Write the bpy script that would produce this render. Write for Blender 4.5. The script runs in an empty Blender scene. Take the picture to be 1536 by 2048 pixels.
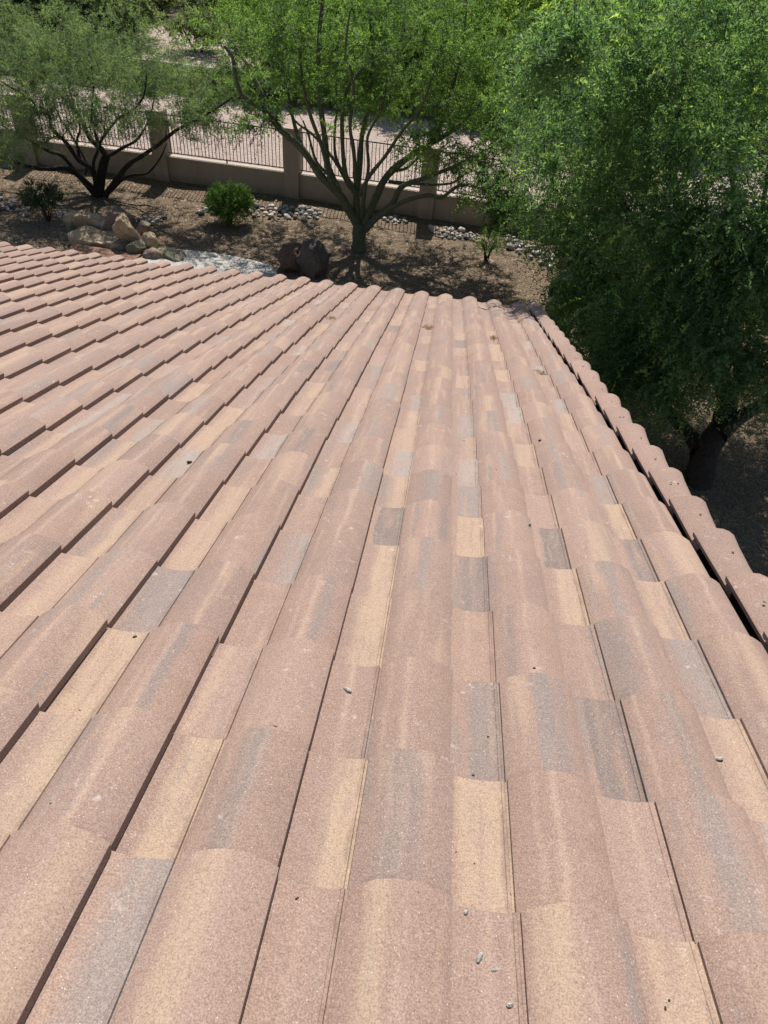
import bpy, math, random
import numpy as np
from mathutils import Vector, Matrix
random.seed(7)
rng = np.random.default_rng(11)
sc = bpy.context.scene
COL = sc.collection
R = math.radians

# ------------------------------------------------------------------ camera, sky, sun, exposure
CAM_Z = 6.8
FOC = 1400.27                                   # focal length in photograph pixels (1536 wide)
AR = Vector((0.99001845, 0.1255079, 0.06411899))
AU = Vector((-0.132136, 0.66831581, 0.73204785))
AF = Vector((-0.04902606, 0.7332133, -0.67822909))
cam_d = bpy.data.cameras.new('camera')
cam = bpy.data.objects.new('camera', cam_d); COL.objects.link(cam)
cam_d.sensor_fit = 'HORIZONTAL'; cam_d.sensor_width = 36; cam_d.lens = FOC / 1536 * 36
cam_d.clip_start = .05; cam_d.clip_end = 2000
m = Matrix((AR, AU, -AF)).transposed().to_4x4(); m.translation = Vector((0, 0, CAM_Z))
cam.matrix_world = m
sc.camera = cam

SUN_EL, SUN_AZ = R(52), R(-4)                   # azimuth from +Y towards +X
S = Vector((math.sin(SUN_AZ) * math.cos(SUN_EL), math.cos(SUN_AZ) * math.cos(SUN_EL), math.sin(SUN_EL)))
w = bpy.data.worlds.new('World'); sc.world = w; w.use_nodes = True
nt = w.node_tree; bg = nt.nodes['Background']
sky = nt.nodes.new('ShaderNodeTexSky'); sky.sky_type = 'NISHITA'; sky.sun_disc = False
sky.sun_elevation = SUN_EL; sky.sun_rotation = SUN_AZ
nt.links.new(sky.outputs[0], bg.inputs[0]); bg.inputs[1].default_value = 0.072
sd = bpy.data.lights.new('sun', 'SUN'); sd.energy = 5.0; sd.angle = R(.53); sd.color = (1, .955, .89)
so = bpy.data.objects.new('sun', sd); COL.objects.link(so)
so.rotation_euler = S.to_track_quat('Z', 'Y').to_euler()
sc.view_settings.view_transform = 'Standard'; sc.view_settings.look = 'None'
sc.view_settings.exposure = 0.58; sc.view_settings.gamma = 1
sc.view_settings.use_curve_mapping = False
sc.cycles.max_bounces = 8; sc.cycles.diffuse_bounces = 5; sc.cycles.transmission_bounces = 6
sc.cycles.transparent_max_bounces = 4

# ------------------------------------------------------------------ helpers
def ray(x, y):
    return AF + AR * ((x - 768) / FOC) - AU * ((y - 1024) / FOC)
def at(x, y, Y):                                # the point of the place seen at (x, y) that lies Y metres out
    v = ray(x, y); return Vector((0, 0, CAM_Z)) + v * (Y / v.y)
def gnd(x, y, z=0.0):
    v = ray(x, y); return Vector((0, 0, CAM_Z)) + v * ((z - CAM_Z) / v.z)

def tag(o, label=None, cat=None, group=None, kind=None):
    if label: o['label'] = label
    if cat: o['category'] = cat
    if group: o['group'] = group
    if kind: o['kind'] = kind
    return o
def empty(name, loc, label, cat, group=None, rz=0):
    o = bpy.data.objects.new(name, None); COL.objects.link(o); o.location = loc; o.rotation_euler.z = rz
    o.empty_display_size = .1
    return tag(o, label, cat, group)
def link(name, me, mat=None, parent=None, loc=None):
    o = bpy.data.objects.new(name, me); COL.objects.link(o)
    if mat and not me.materials: me.materials.append(mat)
    if parent: o.parent = parent
    if loc is not None: o.location = loc
    return o
def mesh(name, V, F, smooth=False):
    me = bpy.data.meshes.new(name); me.from_pydata([tuple(v) for v in V], [], [tuple(f) for f in F])
    if smooth: me.polygons.foreach_set('use_smooth', [True] * len(me.polygons))
    me.update(); return me
def np_mesh(name, V, F, attr=None, smooth=False):
    """V (n,3), F (m,k) all faces alike; attr: dict name -> per-vertex float array"""
    me = bpy.data.meshes.new(name); V = np.asarray(V, np.float32); F = np.asarray(F, np.int32)
    me.vertices.add(len(V)); me.vertices.foreach_set('co', V.ravel())
    k = F.shape[1]
    me.loops.add(F.size); me.loops.foreach_set('vertex_index', F.ravel())
    me.polygons.add(len(F)); me.polygons.foreach_set('loop_start', np.arange(0, F.size, k, dtype=np.int32))
    try: me.polygons.foreach_set('loop_total', np.full(len(F), k, np.int32))
    except Exception: pass
    if smooth: me.polygons.foreach_set('use_smooth', np.ones(len(F), bool))
    for a, d in (attr or {}).items():
        at_ = me.attributes.new(a, 'FLOAT', 'POINT'); at_.data.foreach_set('value', np.asarray(d, np.float32))
    me.update(calc_edges=True); return me
class MB:
    def __init__(s): s.V = []; s.F = []
    def box(s, c, size, rot=None):
        b = len(s.V); hx, hy, hz = [q / 2 for q in size]
        for dx in (-1, 1):
            for dy in (-1, 1):
                for dz in (-1, 1):
                    p = Vector((dx * hx, dy * hy, dz * hz))
                    if rot: p = rot @ p
                    s.V.append(p + Vector(c))
        s.F += [tuple(b + i for i in f) for f in ((0, 1, 3, 2), (4, 6, 7, 5), (0, 4, 5, 1), (2, 3, 7, 6), (0, 2, 6, 4), (1, 5, 7, 3))]
        return s
    def lathe(s, prof, n=20, c=(0, 0, 0)):
        b = len(s.V)
        for r_, z in prof:
            for i in range(n):
                t = 2 * math.pi * i / n; s.V.append(Vector((c[0] + r_ * math.cos(t), c[1] + r_ * math.sin(t), c[2] + z)))
        for k in range(len(prof) - 1):
            for i in range(n):
                j = (i + 1) % n
                s.F.append((b + k * n + i, b + k * n + j, b + (k + 1) * n + j, b + (k + 1) * n + i))
        s.F.append(tuple(b + i for i in reversed(range(n)))); s.F.append(tuple(b + (len(prof) - 1) * n + i for i in range(n)))
        return s
    def build(s, name, mat, parent=None, smooth=False):
        return link(name, mesh(name, s.V, s.F, smooth), mat, parent)
def tube(path, rad, n=7, V=None, F=None):
    V = [] if V is None else V; F = [] if F is None else F
    b = len(V); prev = None
    for k, p in enumerate(path):
        p = Vector(p)
        d = (Vector(path[min(k + 1, len(path) - 1)]) - Vector(path[max(k - 1, 0)])).normalized()
        if prev is None: a = d.cross(Vector((0.3, .2, 1))).normalized()
        else: a = (prev - d * prev.dot(d)).normalized()
        prev = a; c = d.cross(a)
        for i in range(n):
            t = 2 * math.pi * i / n; V.append(p + (a * math.cos(t) + c * math.sin(t)) * rad[k])
    for k in range(len(path) - 1):
        for i in range(n):
            j = (i + 1) % n; F.append((b + k * n + i, b + k * n + j, b + (k + 1) * n + j, b + (k + 1) * n + i))
    return V, F

# ------------------------------------------------------------------ materials
class NT:
    def __init__(s, name, rough=.9):
        s.m = bpy.data.materials.new(name); s.m.use_nodes = True; s.t = s.m.node_tree
        s.b = s.t.nodes['Principled BSDF']; s.b.inputs['Roughness'].default_value = rough
        s.b.inputs['Specular IOR Level'].default_value = .25
    def n(s, typ, **kw):
        nd = s.t.nodes.new('ShaderNode' + typ)
        for k, v in kw.items():
            if k in ('ins',):
                for a, b in v.items(): s.set(nd.inputs[a], b)
            else: setattr(nd, k, v)
        return nd
    def set(s, sock, v):
        if isinstance(v, bpy.types.NodeSocket): s.t.links.new(v, sock)
        else: sock.default_value = v
    def math(s, op, a, b=0.0, c=0.0, clamp=False):
        nd = s.n('Math', operation=op, use_clamp=clamp); s.set(nd.inputs[0], a); s.set(nd.inputs[1], b); s.set(nd.inputs[2], c); return nd.outputs[0]
    def noise(s, vec, scale, detail=3, rough=.55, out=0):
        nd = s.n('TexNoise'); s.set(nd.inputs['Vector'], vec); nd.inputs['Scale'].default_value = scale
        nd.inputs['Detail'].default_value = detail; nd.inputs['Roughness'].default_value = rough; return nd.outputs[out]
    def mapr(s, v, a, b, c=0.0, d=1.0, smooth=False):
        nd = s.n('MapRange', interpolation_type='SMOOTHSTEP' if smooth else 'LINEAR'); s.set(nd.inputs[0], v)
        for i, q in enumerate((a, b, c, d)): s.set(nd.inputs[i + 1], q)
        return nd.outputs[0]
    def mix(s, f, a, b, typ='MIX'):
        nd = s.n('Mix', data_type='RGBA', blend_type=typ); s.set(nd.inputs[0], f)
        s.set(nd.inputs[6], a if not isinstance(a, tuple) else (*a, 1)); s.set(nd.inputs[7], b if not isinstance(b, tuple) else (*b, 1)); return nd.outputs[2]
    def bump(s, h, strength=.5, dist=.01):
        nd = s.n('Bump'); nd.inputs['Strength'].default_value = strength; nd.inputs['Distance'].default_value = dist
        s.set(nd.inputs['Height'], h); s.t.links.new(nd.outputs[0], s.b.inputs['Normal'])
    def color(s, c): s.set(s.b.inputs['Base Color'], c if not isinstance(c, tuple) else (*c, 1))

W, ROW, AP = .300988, .343, .40013
def tile_material(src, rake=False):
    s = NT('concrete_tile_' + src, .93)
    if src == 'field':
        a = s.n('Attribute', attribute_name='tcol'); col, alp = a.outputs['Color'], a.outputs['Alpha']
    else:
        a = s.n('ObjectInfo'); col, alp = a.outputs['Color'], a.outputs['Alpha']
    sep = s.n('SeparateColor'); s.set(sep.inputs[0], col); Rr, Gg, Bb = sep.outputs[0], sep.outputs[1], sep.outputs[2]
    uv = s.n('UVMap'); su = s.n('SeparateXYZ'); s.set(su.inputs[0], uv.outputs[0])
    pos = s.n('NewGeometry').outputs['Position']
    u = s.math('DIVIDE', su.outputs[0], W)
    wob = s.noise(pos, 9, 3); u2 = s.math('ADD', u, s.math('MULTIPLY', s.math('SUBTRACT', wob, .5), .07))
    # streaks that run down the slope
    cv = s.n('CombineXYZ'); s.set(cv.inputs[0], s.math('MULTIPLY', u2, 3.4)); s.set(cv.inputs[1], s.math('MULTIPLY', su.outputs[1], .9)); s.set(cv.inputs[2], s.math('MULTIPLY', alp, 37.0))
    st = s.noise(cv.outputs[0], 1.5, 2, .5)
    cv2 = s.n('CombineXYZ'); s.set(cv2.inputs[0], s.math('MULTIPLY', u2, 5.0)); s.set(cv2.inputs[1], s.math('MULTIPLY', su.outputs[1], 1.4)); s.set(cv2.inputs[2], s.math('MULTIPLY', alp, 91.0))
    st2 = s.noise(cv2.outputs[0], 1.3, 2, .5)
    big = s.noise(pos, 1.1, 3)
    rnd = s.math('FRACT', s.math('MULTIPLY', alp, 7.31))
    base = s.mix(s.mapr(s.noise(pos, 14, 4), .3, .7), (.30, .205, .160), (.36, .246, .193))
    base = s.mix(s.mapr(rnd, 0, 1, 0, .55), base, (.315, .240, .208))
    rn2 = s.math('FRACT', s.math('MULTIPLY', alp, 19.3)); rn3 = s.math('FRACT', s.math('MULTIPLY', alp, 43.7))
    base = s.mix(s.mapr(rn2, .55, 1, 0, .75), base, (.41, .292, .235))
    base = s.mix(s.mapr(rn3, .6, 1, 0, .7), base, (.275, .195, .158))
    base = s.mix(s.mapr(s.noise(pos, 4.5, 5, .7), .50, .68, 0, .45), base, (.40, .275, .205))
    base = s.mix(s.mapr(big, .3, .7, 0, .3), base, (.375, .262, .212))
    if not rake:
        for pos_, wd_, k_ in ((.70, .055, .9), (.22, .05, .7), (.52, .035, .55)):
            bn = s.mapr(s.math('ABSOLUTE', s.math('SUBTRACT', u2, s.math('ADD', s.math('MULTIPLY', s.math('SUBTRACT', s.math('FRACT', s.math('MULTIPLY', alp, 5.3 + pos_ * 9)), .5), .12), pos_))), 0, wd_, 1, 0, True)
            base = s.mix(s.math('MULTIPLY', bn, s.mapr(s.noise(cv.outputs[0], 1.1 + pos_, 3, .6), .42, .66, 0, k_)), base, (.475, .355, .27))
    cream, grey, dark = (.475, .355, .245), (.255, .225, .205), (.148, .130, .120)
    if not rake:
        base = s.mix(s.mapr(st, .54, .72, 0, .75, True), base, (.46, .335, .245))
        base = s.mix(s.mapr(st2, .58, .74, 0, .7, True), base, grey)
    def ramp(v):
        nd = s.n('ValToRGB'); nd.color_ramp.interpolation = 'LINEAR'; e = nd.color_ramp.elements
        e[0].position = .0; e[0].color = (.45, .325, .24, 1); e[1].position = 1; e[1].color = (*dark, 1)
        for p_, c_ in ((.30, cream), (.50, (.42, .375, .335)), (.70, grey)):
            q = e.new(p_); q.color = (*c_, 1)
        s.set(nd.inputs[0], v); return nd.outputs[0]
    if not rake:
        # pan colour: R (0 = none)
        pm = s.math('MULTIPLY', s.mapr(u, .405, .407, 1, 0), s.mapr(Rr, .04, .06, 0, 1))
        pm = s.math('MULTIPLY', pm, s.mapr(u2, s.math('MULTIPLY', s.math('FRACT', s.math('MULTIPLY', alp, 3.7)), .12), s.mapr(rnd, 0, 1, .08, .30), 0, 1, True))
        pm = s.math('MULTIPLY', pm, s.mapr(s.noise(cv2.outputs[0], 2.2, 3, .6), .28, .52, .25, 1))
        pm = s.math('MULTIPLY', pm, s.math('MULTIPLY', s.mapr(wob, .25, .6, .72, 1), s.mapr(s.math('FRACT', s.math('MULTIPLY', alp, 13.7)), 0, .8, .25, .92)))
        c = s.mix(pm, base, ramp(Rr))
        # crown streak: G tone, B centre
        wd = s.mapr(rnd, 0, 1, .07, .17)
        dd = s.math('ABSOLUTE', s.math('SUBTRACT', u2, Bb))
        cm = s.mapr(dd, s.math('MULTIPLY', wd, .25), s.math('MULTIPLY', wd, 1.25), 1, 0, True)
        cm = s.math('MULTIPLY', s.math('MULTIPLY', cm, s.mapr(Gg, .04, .06, 0, 1)), s.math('MULTIPLY', s.mapr(u, .405, .407, 0, .72), s.mapr(s.noise(cv2.outputs[0], 2.9, 3, .6), .30, .55, .35, 1)))
        c = s.mix(cm, c, ramp(Gg))
    else: c = s.mix(s.mapr(st, .5, .75, 0, .5, True), base, (.47, .30, .22))
    # sand grain, pale and dark specks, pale scuffs
    gr = s.noise(pos, 330, 2, .7)
    c = s.mix(s.mapr(gr, .36, .50, .42, 0), c, (.14, .09, .068))
    c = s.mix(s.mapr(gr, .50, .66, 0, .40), c, (.58, .46, .38))
    g2 = s.noise(pos, 120, 2, .6)
    c = s.mix(s.mapr(g2, .30, .50, .22, 0), c, (.15, .10, .08))
    v = s.n('TexVoronoi'); s.set(v.inputs['Vector'], pos); v.inputs['Scale'].default_value = 230
    vs = s.n('SeparateColor'); s.set(vs.inputs[0], v.outputs['Color'])
    c = s.mix(s.math('MULTIPLY', s.mapr(v.outputs['Distance'], .16, .30, 1, 0), s.mapr(vs.outputs[0], .93, .97, 0, .8)), c, (.74, .68, .62))
    c = s.mix(s.math('MULTIPLY', s.mapr(v.outputs['Distance'], .16, .32, 1, 0), s.mapr(vs.outputs[1], .93, .97, 0, .7)), c, (.08, .055, .045))
    scf = s.math('MULTIPLY', s.mapr(s.noise(pos, 26, 5, .75), .605, .68), s.mapr(s.noise(pos, 3.1, 2), .44, .60))
    c = s.mix(s.math('MULTIPLY', scf, .55), c, (.62, .54, .49))
    if not rake:
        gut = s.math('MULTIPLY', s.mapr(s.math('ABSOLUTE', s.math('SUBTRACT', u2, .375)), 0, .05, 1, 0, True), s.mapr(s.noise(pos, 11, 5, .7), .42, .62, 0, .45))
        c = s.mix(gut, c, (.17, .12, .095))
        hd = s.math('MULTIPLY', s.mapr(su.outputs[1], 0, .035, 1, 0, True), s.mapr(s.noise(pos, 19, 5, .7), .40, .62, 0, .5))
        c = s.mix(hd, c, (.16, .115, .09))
    drt = s.math('MULTIPLY', s.mapr(s.noise(pos, 7, 5, .7), .60, .78), .35)
    c = s.mix(drt, c, (.25, .185, .155))
    c = s.mix(1.0, c, (.725, .702, .706), 'MULTIPLY')
    s.color(c)
    s.bump(s.math('ADD', s.math('MULTIPLY', gr, .5), s.noise(pos, 90, 3, .6)), .35, .0022)
    return s.m
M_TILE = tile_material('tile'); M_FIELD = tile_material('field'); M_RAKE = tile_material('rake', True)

def K(c, k=.74): return tuple(v * k for v in c)
def simple(name, c1, c2, scale=8, rough=.9, bump=.3, dist=.01, detail=5, spec=.25):
    s = NT(name, rough); pos = s.n('NewGeometry').outputs['Position']; s.b.inputs['Specular IOR Level'].default_value = spec
    nz = s.noise(pos, scale, detail, .6); s.color(s.mix(s.mapr(nz, .3, .7), K(c1), K(c2)))
    if bump: s.bump(s.noise(pos, scale * 4, 4, .65), bump, dist)
    return s.m
def ground_material(name, c1, c2, c3, dark, peb=38):
    c1, c2, c3, dark = K(c1), K(c2), K(c3), K(dark)
    s = NT(name, .97); pos = s.n('NewGeometry').outputs['Position']
    c = s.mix(s.mapr(s.noise(pos, 1.3, 5, .65), .3, .7), c1, c2)
    v = s.n('TexVoronoi'); s.set(v.inputs['Vector'], pos); v.inputs['Scale'].default_value = peb
    vs = s.n('SeparateColor'); s.set(vs.inputs[0], v.outputs['Color'])
    c = s.mix(s.mapr(vs.outputs[0], .2, 1, 0, .7), c, c3)
    c = s.mix(s.mapr(vs.outputs[1], .6, 1, 0, .6), c, dark)
    c = s.mix(s.mapr(s.noise(pos, 6, 6, .75), .52, .75, 0, .55), c, dark)
    s.color(c)
    h = s.math('ADD', s.math('MULTIPLY', v.outputs['Distance'], -.8), s.math('MULTIPLY', s.noise(pos, 5, 6, .7), 2.2))
    s.bump(h, 1.0, .06); return s.m
M_YARD = ground_material('decomposed_granite', (.205, .143, .091), (.295, .212, .137), (.38, .287, .195), (.070, .049, .031), 34)
M_PINK = ground_material('pink_gravel', (.56, .44, .375), (.63, .50, .43), (.69, .56, .49), (.30, .21, .17), 22)
M_WASH = ground_material('wash_soil', (.12, .115, .06), (.19, .16, .095), (.25, .19, .13), (.05, .05, .028), 14)
def stucco():
    s = NT('tan_stucco', .95); pos = s.n('NewGeometry').outputs['Position']
    c = s.mix(s.mapr(s.noise(pos, 2.2, 6, .65), .3, .7), (.40, .32, .25), (.48, .39, .31))
    mp = s.n('Mapping'); s.set(mp.inputs['Vector'], pos); mp.inputs['Scale'].default_value = (7, 7, .8)
    c = s.mix(s.mapr(s.noise(mp.outputs[0], 1, 5, .6), .52, .75, 0, .45), c, (.27, .21, .165))
    z = s.n('SeparateXYZ'); s.set(z.inputs[0], pos)
    sp = s.math('MULTIPLY', s.mapr(z.outputs[2], .02, .28, 1, 0), s.mapr(s.noise(pos, 6, 4), .35, .65, .15, .7))
    c = s.mix(sp, c, (.27, .19, .13)); s.color(s.mix(1.0, c, (.74, .74, .74), 'MULTIPLY')); s.bump(s.noise(pos, 45, 5, .7), .35, .006); return s.m
M_STUCCO = stucco()
M_CAP = simple('wall_cap_stucco', (.50, .42, .35), (.55, .46, .39), 9, .95, .2, .004)
M_IRON = simple('brown_painted_iron', (.10, .07, .055), (.14, .10, .08), 30, .6, 0)
M_DECK = simple('pale_concrete', (.42, .395, .355), (.50, .475, .43), 3, .95, .3, .004)
M_COPE = simple('red_coping_stone', (.20, .115, .08), (.27, .16, .11), 12, .95, .4, .01)
M_FELT = simple('roof_underlay', (.05, .045, .04), (.07, .06, .05), 20, 1, 0)
M_BLACK = simple('black_plastic', (.02, .02, .022), (.03, .03, .033), 6, .45, 0, spec=.5)
M_TANP = simple('beige_plastic', (.42, .36, .28), (.46, .40, .31), 4, .6, 0, spec=.4)
M_PIPE = simple('pale_pipe', (.55, .53, .46), (.60, .57, .50), 4, .6, 0)
M_PELLET = simple('dark_pellet', (.05, .04, .03), (.11, .09, .075), 120, .95, .5, .002)
M_PALEP = simple('grey_pellet', (.20, .19, .17), (.62, .60, .55), 160, .95, .6, .003)
M_LITTER = simple('dry_leaf_litter', (.25, .16, .07), (.40, .29, .14), 60, .95, .3, .003)

# ------------------------------------------------------------------ roof geometry (photograph's plane)
SL = math.atan(1 / 3.0)
N_ = Vector((0, math.sin(SL), math.cos(SL))); D_ = Vector((0, math.cos(SL), -math.sin(SL)))
X0, KX, S0, H = -.039838, -.0030719, .785794, 1.128204
DS = [.0493, .0122, -.0019, -.0065, -.0002, -.0145, -.0219, -.0262, -.0292, .0081, .0075, -.0034, .0001, .0133, -.0013, .0062]
ROOFC = Vector((0, 0, CAM_Z)) - N_ * H
RMAT = Matrix((Vector((1, 0, 0)), D_, N_)).transposed()      # roof frame: x along the eave, y down the slope, z off the roof
R0, R1 = -7, 24
def s_row(r):
    base = S0 + ROW * r
    if r < 0: return base + .0493 * max(0, 1 + r / 3)
    if r < len(DS): return base + DS[r]
    return base + .006 + (r - 15) * .0100
SROW = {r: s_row(r) for r in range(R0, R1 + 2)}
def roof_pt(x, s, z=0.0): return ROOFC + Vector((x, 0, 0)) + D_ * s + N_ * z

def prof():
    pan = [(-.016, .006), (0, .004), (.03, .0), (.06, -.0005), (.09, .002), (.1085, .0065)]
    rib = [(.1095, .0088), (.1150, .0095), (.1165, .0045), (.1215, .0045)]
    crown = []
    for k in range(14):
        t = (0, .035, .09, .16, .25, .36, .46, .55, .65, .75, .84, .92, .97, 1)[k]
        crown.append((.1222 + .1783 * t, .0140 + .0148 * t + .0345 * math.sin(math.pi * t) ** .92 if 0 < t < 1 else .0140 + .0148 * t))
    drop = [(.3008, .0268), (.3003, .004)]
    return pan, rib, crown, drop
def tile_mesh(name, seed, chip=False, last=False):
    r = random.Random(seed); pan, rib, crown, drop = prof()
    P = pan + rib + crown + drop; n = len(P)
    ys = [-.055, .0, ROW * .5, ROW]
    V = []; F = []; UV = []
    j1 = [r.uniform(-.0012, .0012) for _ in P]
    bend = r.uniform(-.0012, .0012)
    for k, y in enumerate(ys):
        lift = .0245 * (y + .055) / (ROW + .055)
        for i, (x, z) in enumerate(P):
            yy = y
            if k == 3:
                yy += j1[i]
                if chip and .14 < x < .20: yy -= .006 * (1 + math.sin(x * 300))
            V.append((x + bend * math.sin(i), yy, z + lift))
    for k in range(len(ys) - 1):
        for i in range(n - 1):
            F.append((k * n + i, k * n + i + 1, (k + 1) * n + i + 1, (k + 1) * n + i))
    # butt face, 17 mm thick, following the profile
    b = len(V)
    for i, (x, z) in enumerate(P):
        q = V[3 * n + i]; V.append(q)                       # doubled for a crisp arris
    b2 = len(V)
    for i, (x, z) in enumerate(P):
        q = V[3 * n + i]; V.append((q[0], q[1] - .001, max(q[2] - .018, .0035)))
    for i in range(n - 1): F.append((b + i, b + i + 1, b2 + i + 1, b2 + i))
    me = mesh(name, V, F)
    hard = {5, 6, 7, 8, 9, 23, 24}
    sm = []
    for f in me.polygons:
        i = f.vertices[0] % n
        sm.append(f.index < 3 * (n - 1) and (f.index % (n - 1)) not in (5, 7, 8, 9, 23, 24))
    me.polygons.foreach_set('use_smooth', sm)
    for e in me.edges:
        a_, b_ = e.vertices
        if a_ < 4 * n and b_ < 4 * n and a_ % n == b_ % n and (a_ % n) in (5, 6, 7, 8, 9, 10, 23, 24): e.use_edge_sharp = True
    uvl = me.uv_layers.new(name='UVMap')
    co = [V[l.vertex_index] for l in me.loops]
    uvl.data.foreach_set('uv', [c for p in co for c in (p[0], p[1])])
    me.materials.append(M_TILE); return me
TV = [tile_mesh('roof_tile', 100 + k, k == 5) for k in range(8)]

# tones: cream .3, pale .5, grey .7, dark 1
PAN = {(0, 0): .30, (0, 2): .30, (0, 3): .28, (0, 4): .88, (0, 5): .1, (0, 6): .58, (0, 8): .2, (0, 9): .6, (1, 0): .31, (1, 1): .78, (1, 3): .85, (1, 4): .28, (1, 5): .66, (1, 8): .6, (1, 11): .15, (1, 15): .75,
       (2, -1): .24, (2, 1): .92, (2, 3): .14, (2, 4): .92, (2, 9): .52, (2, 10): .56, (2, 12): .2, (2, 14): .22, (2, 17): .2, (2, 7): .12,
       (3, 2): .66, (3, 4): .86, (3, 5): .27, (3, 6): .64, (3, 9): .2, (3, 10): .58, (3, 13): .58, (3, 1): .18,
       (-1, -1): .66, (-1, 0): .29, (-1, 3): .62, (-1, 7): .55, (-2, 0): .25, (-2, 1): .24, (-2, 2): .68, (-2, 4): .14, (-2, 6): .55, (-1, 5): .1,
       (-3, 5): .55, (-3, 3): .22, (-4, 5): .16, (-4, 6): .58, (-5, 5): .2, (-5, 7): .56, (-3, 7): .2, (-4, 8): .22,
       (1, -1): .0, (2, 0): .0, (1, 2): .0, (0, 1): .0, (-1, 1): .0, (2, 2): .0, (3, 3): .14, (2, 5): .0, (2, 6): .0, (3, 7): .0, (0, -1): .0}
CRN = {(0, 0): (.80, .66), (0, -1): (.30, .58), (-1, 2): (.76, .80), (-1, 0): (.78, .64), (1, 2): (.82, .53), (1, 1): (.74, .78), (2, 2): (.80, .52), (-2, 1): (.78, .74), (-3, 0): (.28, .7),
       (0, 5): (.76, .70), (1, 11): (.78, .7), (-2, 6): (.92, .74), (-3, 6): (.84, .72), (-4, 7): (.6, .7), (-3, 2): (.7, .6), (-1, -1): (.28, .62), (2, 0): (.7, .7), (1, 8): (.7, .72), (2, 6): (.7, .6), (2, 7): (.68, .66), (1, 0): (0, .7), (0, 2): (0, .7)}
def tile_colour(i, r):
    q = random.Random(i * 7919 + r * 104729 + 5)
    if (i, r) in PAN: rr = PAN[(i, r)]
    else: rr = q.choices([0, .10, .22, .30, .52, .64, .8, .92], [58, 14, 7, 3, 9, 7, 3, 1])[0]
    q.random()
    if (i, r) in CRN: gg, bb = CRN[(i, r)]
    else: gg, bb = q.choices([0, .15, .3, .65, .82], [58, 12, 7, 14, 5])[0], q.uniform(.52, .90)
    if i < -4 and rr > .7: rr = .6
    a = q.random()
    if (i, r) in PAN or (i, r) in CRN:
        while (a * 13.7) % 1 < .8: a = q.random()
    return (rr, gg, bb, a)
house = empty('house', (0, 6, 0), 'house with a gabled roof of pinkish brown concrete S-tiles sloping down to the yard', 'house')
def hp(o):
    o.parent = house; o.matrix_parent_inverse = Matrix.Translation((0, -6, 0)); return o
EAVE_S = SROW[R1]
# deck under the tiles
deck = MB(); xL, xR = -9.0, 1.16
for (x, s, z) in ((xL, -2.0, -.03), (xR, -2.0, -.03), (xR, EAVE_S - .06, -.03), (xL, EAVE_S - .06, -.03), (xL, -2.0, -.12), (xR, -2.0, -.12), (xR, EAVE_S - .06, -.12), (xL, EAVE_S - .06, -.12)):
    deck.V.append(roof_pt(x, s, z) - Vector((0, 6, 0)))
deck.F = [(0, 1, 2, 3), (4, 7, 6, 5), (0, 4, 5, 1), (1, 5, 6, 2), (2, 6, 7, 3), (3, 7, 4, 0)]
roof = deck.build('roof', M_FELT, house)
Tbase = Matrix.Translation(ROOFC) @ RMAT.to_4x4()
def place(o, Mw):
    o.parent = roof; o.matrix_parent_inverse = Matrix.Translation((0, -6, 0)); o.matrix_basis = Mw
cand = []
for i in range(-27, 4):
    for r in range(R0, R1):
        x = X0 + (i - AP) * W + KX * r; c = roof_pt(x + .15, SROW[r] + .17, .03)
        rel = c - Vector((0, 0, CAM_Z)); z = rel.dot(AF); vis = False
        if z > .15:
            px = 768 + FOC * rel.dot(AR) / z; py = 1024 - FOC * rel.dot(AU) / z; mg = 60 + 150 / z
            vis = -mg < px < 1536 + mg and py < 2048 + mg
        cand.append(((0 if vis else 1), rel.length, i, r, x))
cand.sort()
BV, BF, BU, BC = [], [], [], []; off = 0
tiles_n = 0
for k, (nv, dist, i, r, x) in enumerate(cand):
    q = random.Random(i * 31 + r * 977)
    ex = (SROW[r + 1] - SROW[r]) / ROW
    Mw = Tbase @ Matrix.Translation((x + q.uniform(-.0028, .0028), SROW[r] + q.uniform(-.003, .003), q.uniform(0, .0035))) @ Matrix.Rotation(q.uniform(-.006, .006), 4, 'Z') @ Matrix.Rotation(q.uniform(-.006, .006), 4, 'Y') @ Matrix.Diagonal((1, ex + q.uniform(-.003, .003), 1, 1))
    me = TV[q.randrange(8)]
    if k < 300:
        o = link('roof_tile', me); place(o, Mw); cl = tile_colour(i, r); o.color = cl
        lab = None
        if .2 < cl[0] < .4: lab = 'roof tile with a cream yellow trough'
        elif cl[0] > .74: lab = 'roof tile with a dark grey trough'
        elif cl[1] > .74: lab = 'roof tile with a dark grey stripe along its ridge'
        if lab: o['label'] = lab
    else:
        vv = np.array([v.co for v in me.vertices]); A = np.array(Mw)
        wv = vv @ A[:3, :3].T + A[:3, 3] - np.array([0, 6, 0])
        BV.append(wv); BF.append(np.array([list(f.vertices) for f in me.polygons]) + off); off += len(vv)
        BU.append(vv[:, :2]); BC.append(np.tile(tile_colour(i, r), (len(vv), 1)))
V = np.vstack(BV); F = np.vstack(BF)
me = np_mesh('roof_tile_field', V, F)
tc = me.attributes.new('tcol', 'FLOAT_COLOR', 'POINT'); tc.data.foreach_set('color', np.vstack(BC).astype(np.float32).ravel())
uvl = me.uv_layers.new(name='UVMap'); uvl.data.foreach_set('uv', np.vstack(BU)[F.ravel()].astype(np.float32).ravel())
pf = np.array([p_.use_smooth for p_ in TV[0].polygons]); me.polygons.foreach_set('use_smooth', np.tile(pf, len(F) // len(pf)))
fo = link('roof_tile_field', me, M_FIELD, roof); fo['kind'] = 'stuff'; fo['label'] = 'farther rows of pinkish brown concrete roof tiles'

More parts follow.
